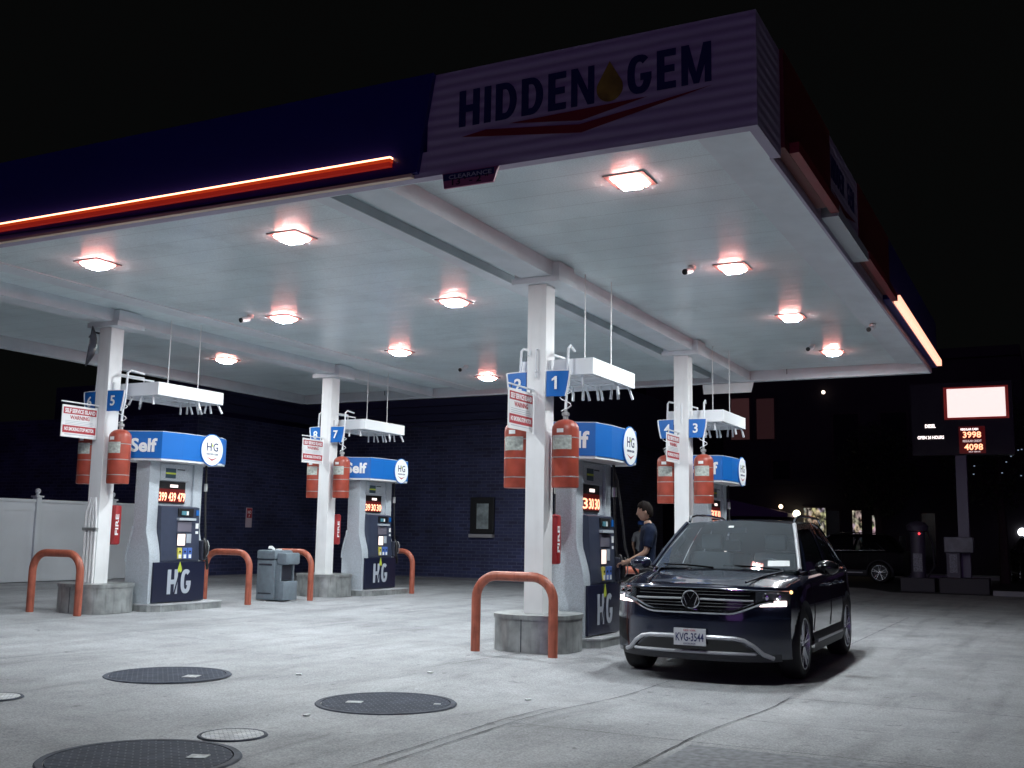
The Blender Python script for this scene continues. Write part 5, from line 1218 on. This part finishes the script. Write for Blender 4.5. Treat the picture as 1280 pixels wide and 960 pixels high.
facade('town_house', 'unlit block far behind the columns, right of the brick store', 40, 17, 29, 8, M_bld, [(18.2+2*k, z, z+1.6, 1.0, M_wdk) for k in range(5) for z in (1.2, 4.6)])
# building beyond the fence
t = thing('warehouse', 'unlit low building with dark windows rising beyond the white fence', 'building', (17, 27, 0))
a = MB(); a.b2(4, 19.4, 26, 34, -.1, 5.5); a.build('wall', M_bld, t)
for k in range(7):
    a = MB(); a.b2(5+k*2, 6.3+k*2, 25.94, 25.998, 1.9, 3.1); a.build('window', mat('window_faint', (.02, .022, .045), .3), t)

# string of small lamps and street lamps
def bright_dot(name, label, cat, u, v, z, r, col, es, pole=True, group=None):
    t = thing(name, label, cat, (u, v, -.1), 0, group)
    bb = bmesh.new(); bmesh.ops.create_uvsphere(bb, u_segments=14, v_segments=10, radius=r)
    for w in bb.verts: w.co += Vector((u, v, z))
    a = MB(); a.add(bb); a.build('lamp_globe', mat('globe_%s' % name + str(len(MATS)), col, .5, emit=col, es=es), t, True)
    a = MB()
    if pole: a.tube([(u, v, -.1), (u, v, z-r*.9)], .05, 8)
    else: a.b2(u+.02, u+r+.12, v-.05, v+.05, z-.05, z+.05)
    a.build('post' if pole else 'bracket', M_dark, t)
bright_dot('street_lamp', 'brightest white street lamp near the right edge of the photo', 'street lamp', 46, 1.33-.1, 1.70, .16, (.9, .95, 1), 7)
bright_dot('street_lamp', 'small bluish lamp left of the brightest street lamp', 'street lamp', 49, 2.75, 1.55, .07, (.6, .85, 1), 4)
bright_dot('wall_lamp', 'small bluish lamp over the vacuum station', 'wall lamp', 45.6, 5.15, 1.72, .07, (.6, .8, 1), 3, False)
bright_dot('wall_lamp', 'small white lamp high on the dark block, right of the red windows', 'wall lamp', 45.8, 8.55, 7.45, .08, (1, .8, .65), 2.5, False)
bright_dot('wall_lamp', 'small yellowish lamp high on the dark block, by the farthest rack', 'wall lamp', 45.8, 13.2, 6.7, .08, (1, .85, .6), 1.6, False)
bright_dot('wall_lamp', 'round orange lamp at the left of the lit shop windows', 'wall lamp', 45.7, 10.4, 2.65, .09, (1, .75, .45), 4, False)
bright_dot('wall_lamp', 'bright shop lamp behind the rear of the parked SUV', 'wall lamp', 45.7, 9.75, 2.35, .16, (1, .9, .6), 3.5, False)

# street tree with glints
def tree(label, u, v, h, r, lights):
    t = thing('street_tree', label, 'tree', (u, v, -.1))
    a = MB(); a.tube([(u, v, -.1), (u+.05, v, h*.3), (u, v+.1, h*.55), (u+.1, v, h*.85)], [.18, .14, .10, .04], 8)
    for k in range(6): an = k*1.05; a.tube([(u, v, h*.4+.15*k), (u+math.cos(an)*r*.5, v+math.sin(an)*r*.5, h*.55+.2*k), (u+math.cos(an)*r*.85, v+math.sin(an)*r*.85, h*.7+.15*k)], [.06, .04, .015], 6)
    a.build('trunk', mat('bark', (.05, .035, .03), .9), t, True)
    a = MB(); rnd = random.Random(int(u*10))
    for k in range(2600):
        while True:
            p = Vector((rnd.uniform(-1, 1), rnd.uniform(-1, 1), rnd.uniform(-1, 1)))
            if p.length < 1 and rnd.random() < .35+.65*p.length: break
        cl = math.sin(p.x*5+u)*math.sin(p.y*5)*math.sin(p.z*6)
        if cl < -.12: continue
        c = Vector((u+p.x*r, v+p.y*r, h*.72+p.z*h*.34)); s_ = rnd.uniform(.06, .15)
        d1 = Vector((rnd.gauss(0, 1), rnd.gauss(0, 1), rnd.gauss(0, 1))).normalized(); d2 = d1.orthogonal().normalized()
        a.bm.faces.new([a.bm.verts.new(c+d1*s_), a.bm.verts.new(c+d2*s_*.5), a.bm.verts.new(c-d1*s_), a.bm.verts.new(c-d2*s_*.5)])
    a.build('crown', mat('night_foliage', (.03, .045, .025), .7), t, fixn=False, weld=False)
tree('dark street tree right of the price sign pole', 41, 1.7, 6.2, 1.9, True)
tree('dark street tree at the right edge of the photo', 44, -1.2, 7.0, 2.3, True)
tree('dark street tree behind the roof of the vacuum station', 42.5, 6.0, 5.5, 1.5, True)
rnd = random.Random(5)
fl = thing('tree_glints', 'scatter of tiny blue white glints added in the tree right of the pole', 'foliage glints', (39, 1.6, 4))  # glowing dots and a wire, added to stand in for glints on the foliage
for k in range(11):
    u, v, z = 38.9, 2.45-rnd.random()*1.9, 3.3+rnd.random()*1.1
    a = MB(); a.box((u, v, z), (.03, .045, .03)); a.build('bright_dot', mat('glint_dot', (.7, .85, 1), .5, emit=(.55, .75, 1), es=.35), fl)
a = MB(); a.tube([(38.93, 2.5, 4.1), (38.93, 1.9, 3.9), (38.93, 1.2, 3.8), (38.93, .55, 3.4)], .006, 4); a.build('added_wire', M_black, fl)

# traffic at the right edge, parked cars beyond
make_car('dark parked car with a pale alloy wheel behind the rear of the SUV', (38.3, 8.9, -.10), R(-90), False, mat('black_paint', (.003, .003, .005), .5, spec=.12))
make_car('dark car far down the street near the right edge of the photo', (40.5, .2, -.10), R(8), False, MATS['black_paint'])
tl = thing('far_headlights', 'pair of glaring vehicle lamps low at the right edge of the photo', 'headlights', (44, .95, .2))
for v, z, c in ((1.05, .55, (1, .95, .9)), (.72, .50, (1, .7, .8)), (.35, .95, (1, .9, .85))):
    bb = bmesh.new(); bmesh.ops.create_uvsphere(bb, u_segments=12, v_segments=8, radius=.10)
    for w in bb.verts: w.co += Vector((44, v, z))
    a = MB(); a.add(bb); a.build('lamp', mat('far_lamp_%d' % int(v*100), c, .5, emit=c, es=3), tl, True)
a = MB(); a.b2(44.1, 44.3, .2, 1.2, .3, 1.1, .05); a.build('front_end', M_black, tl)
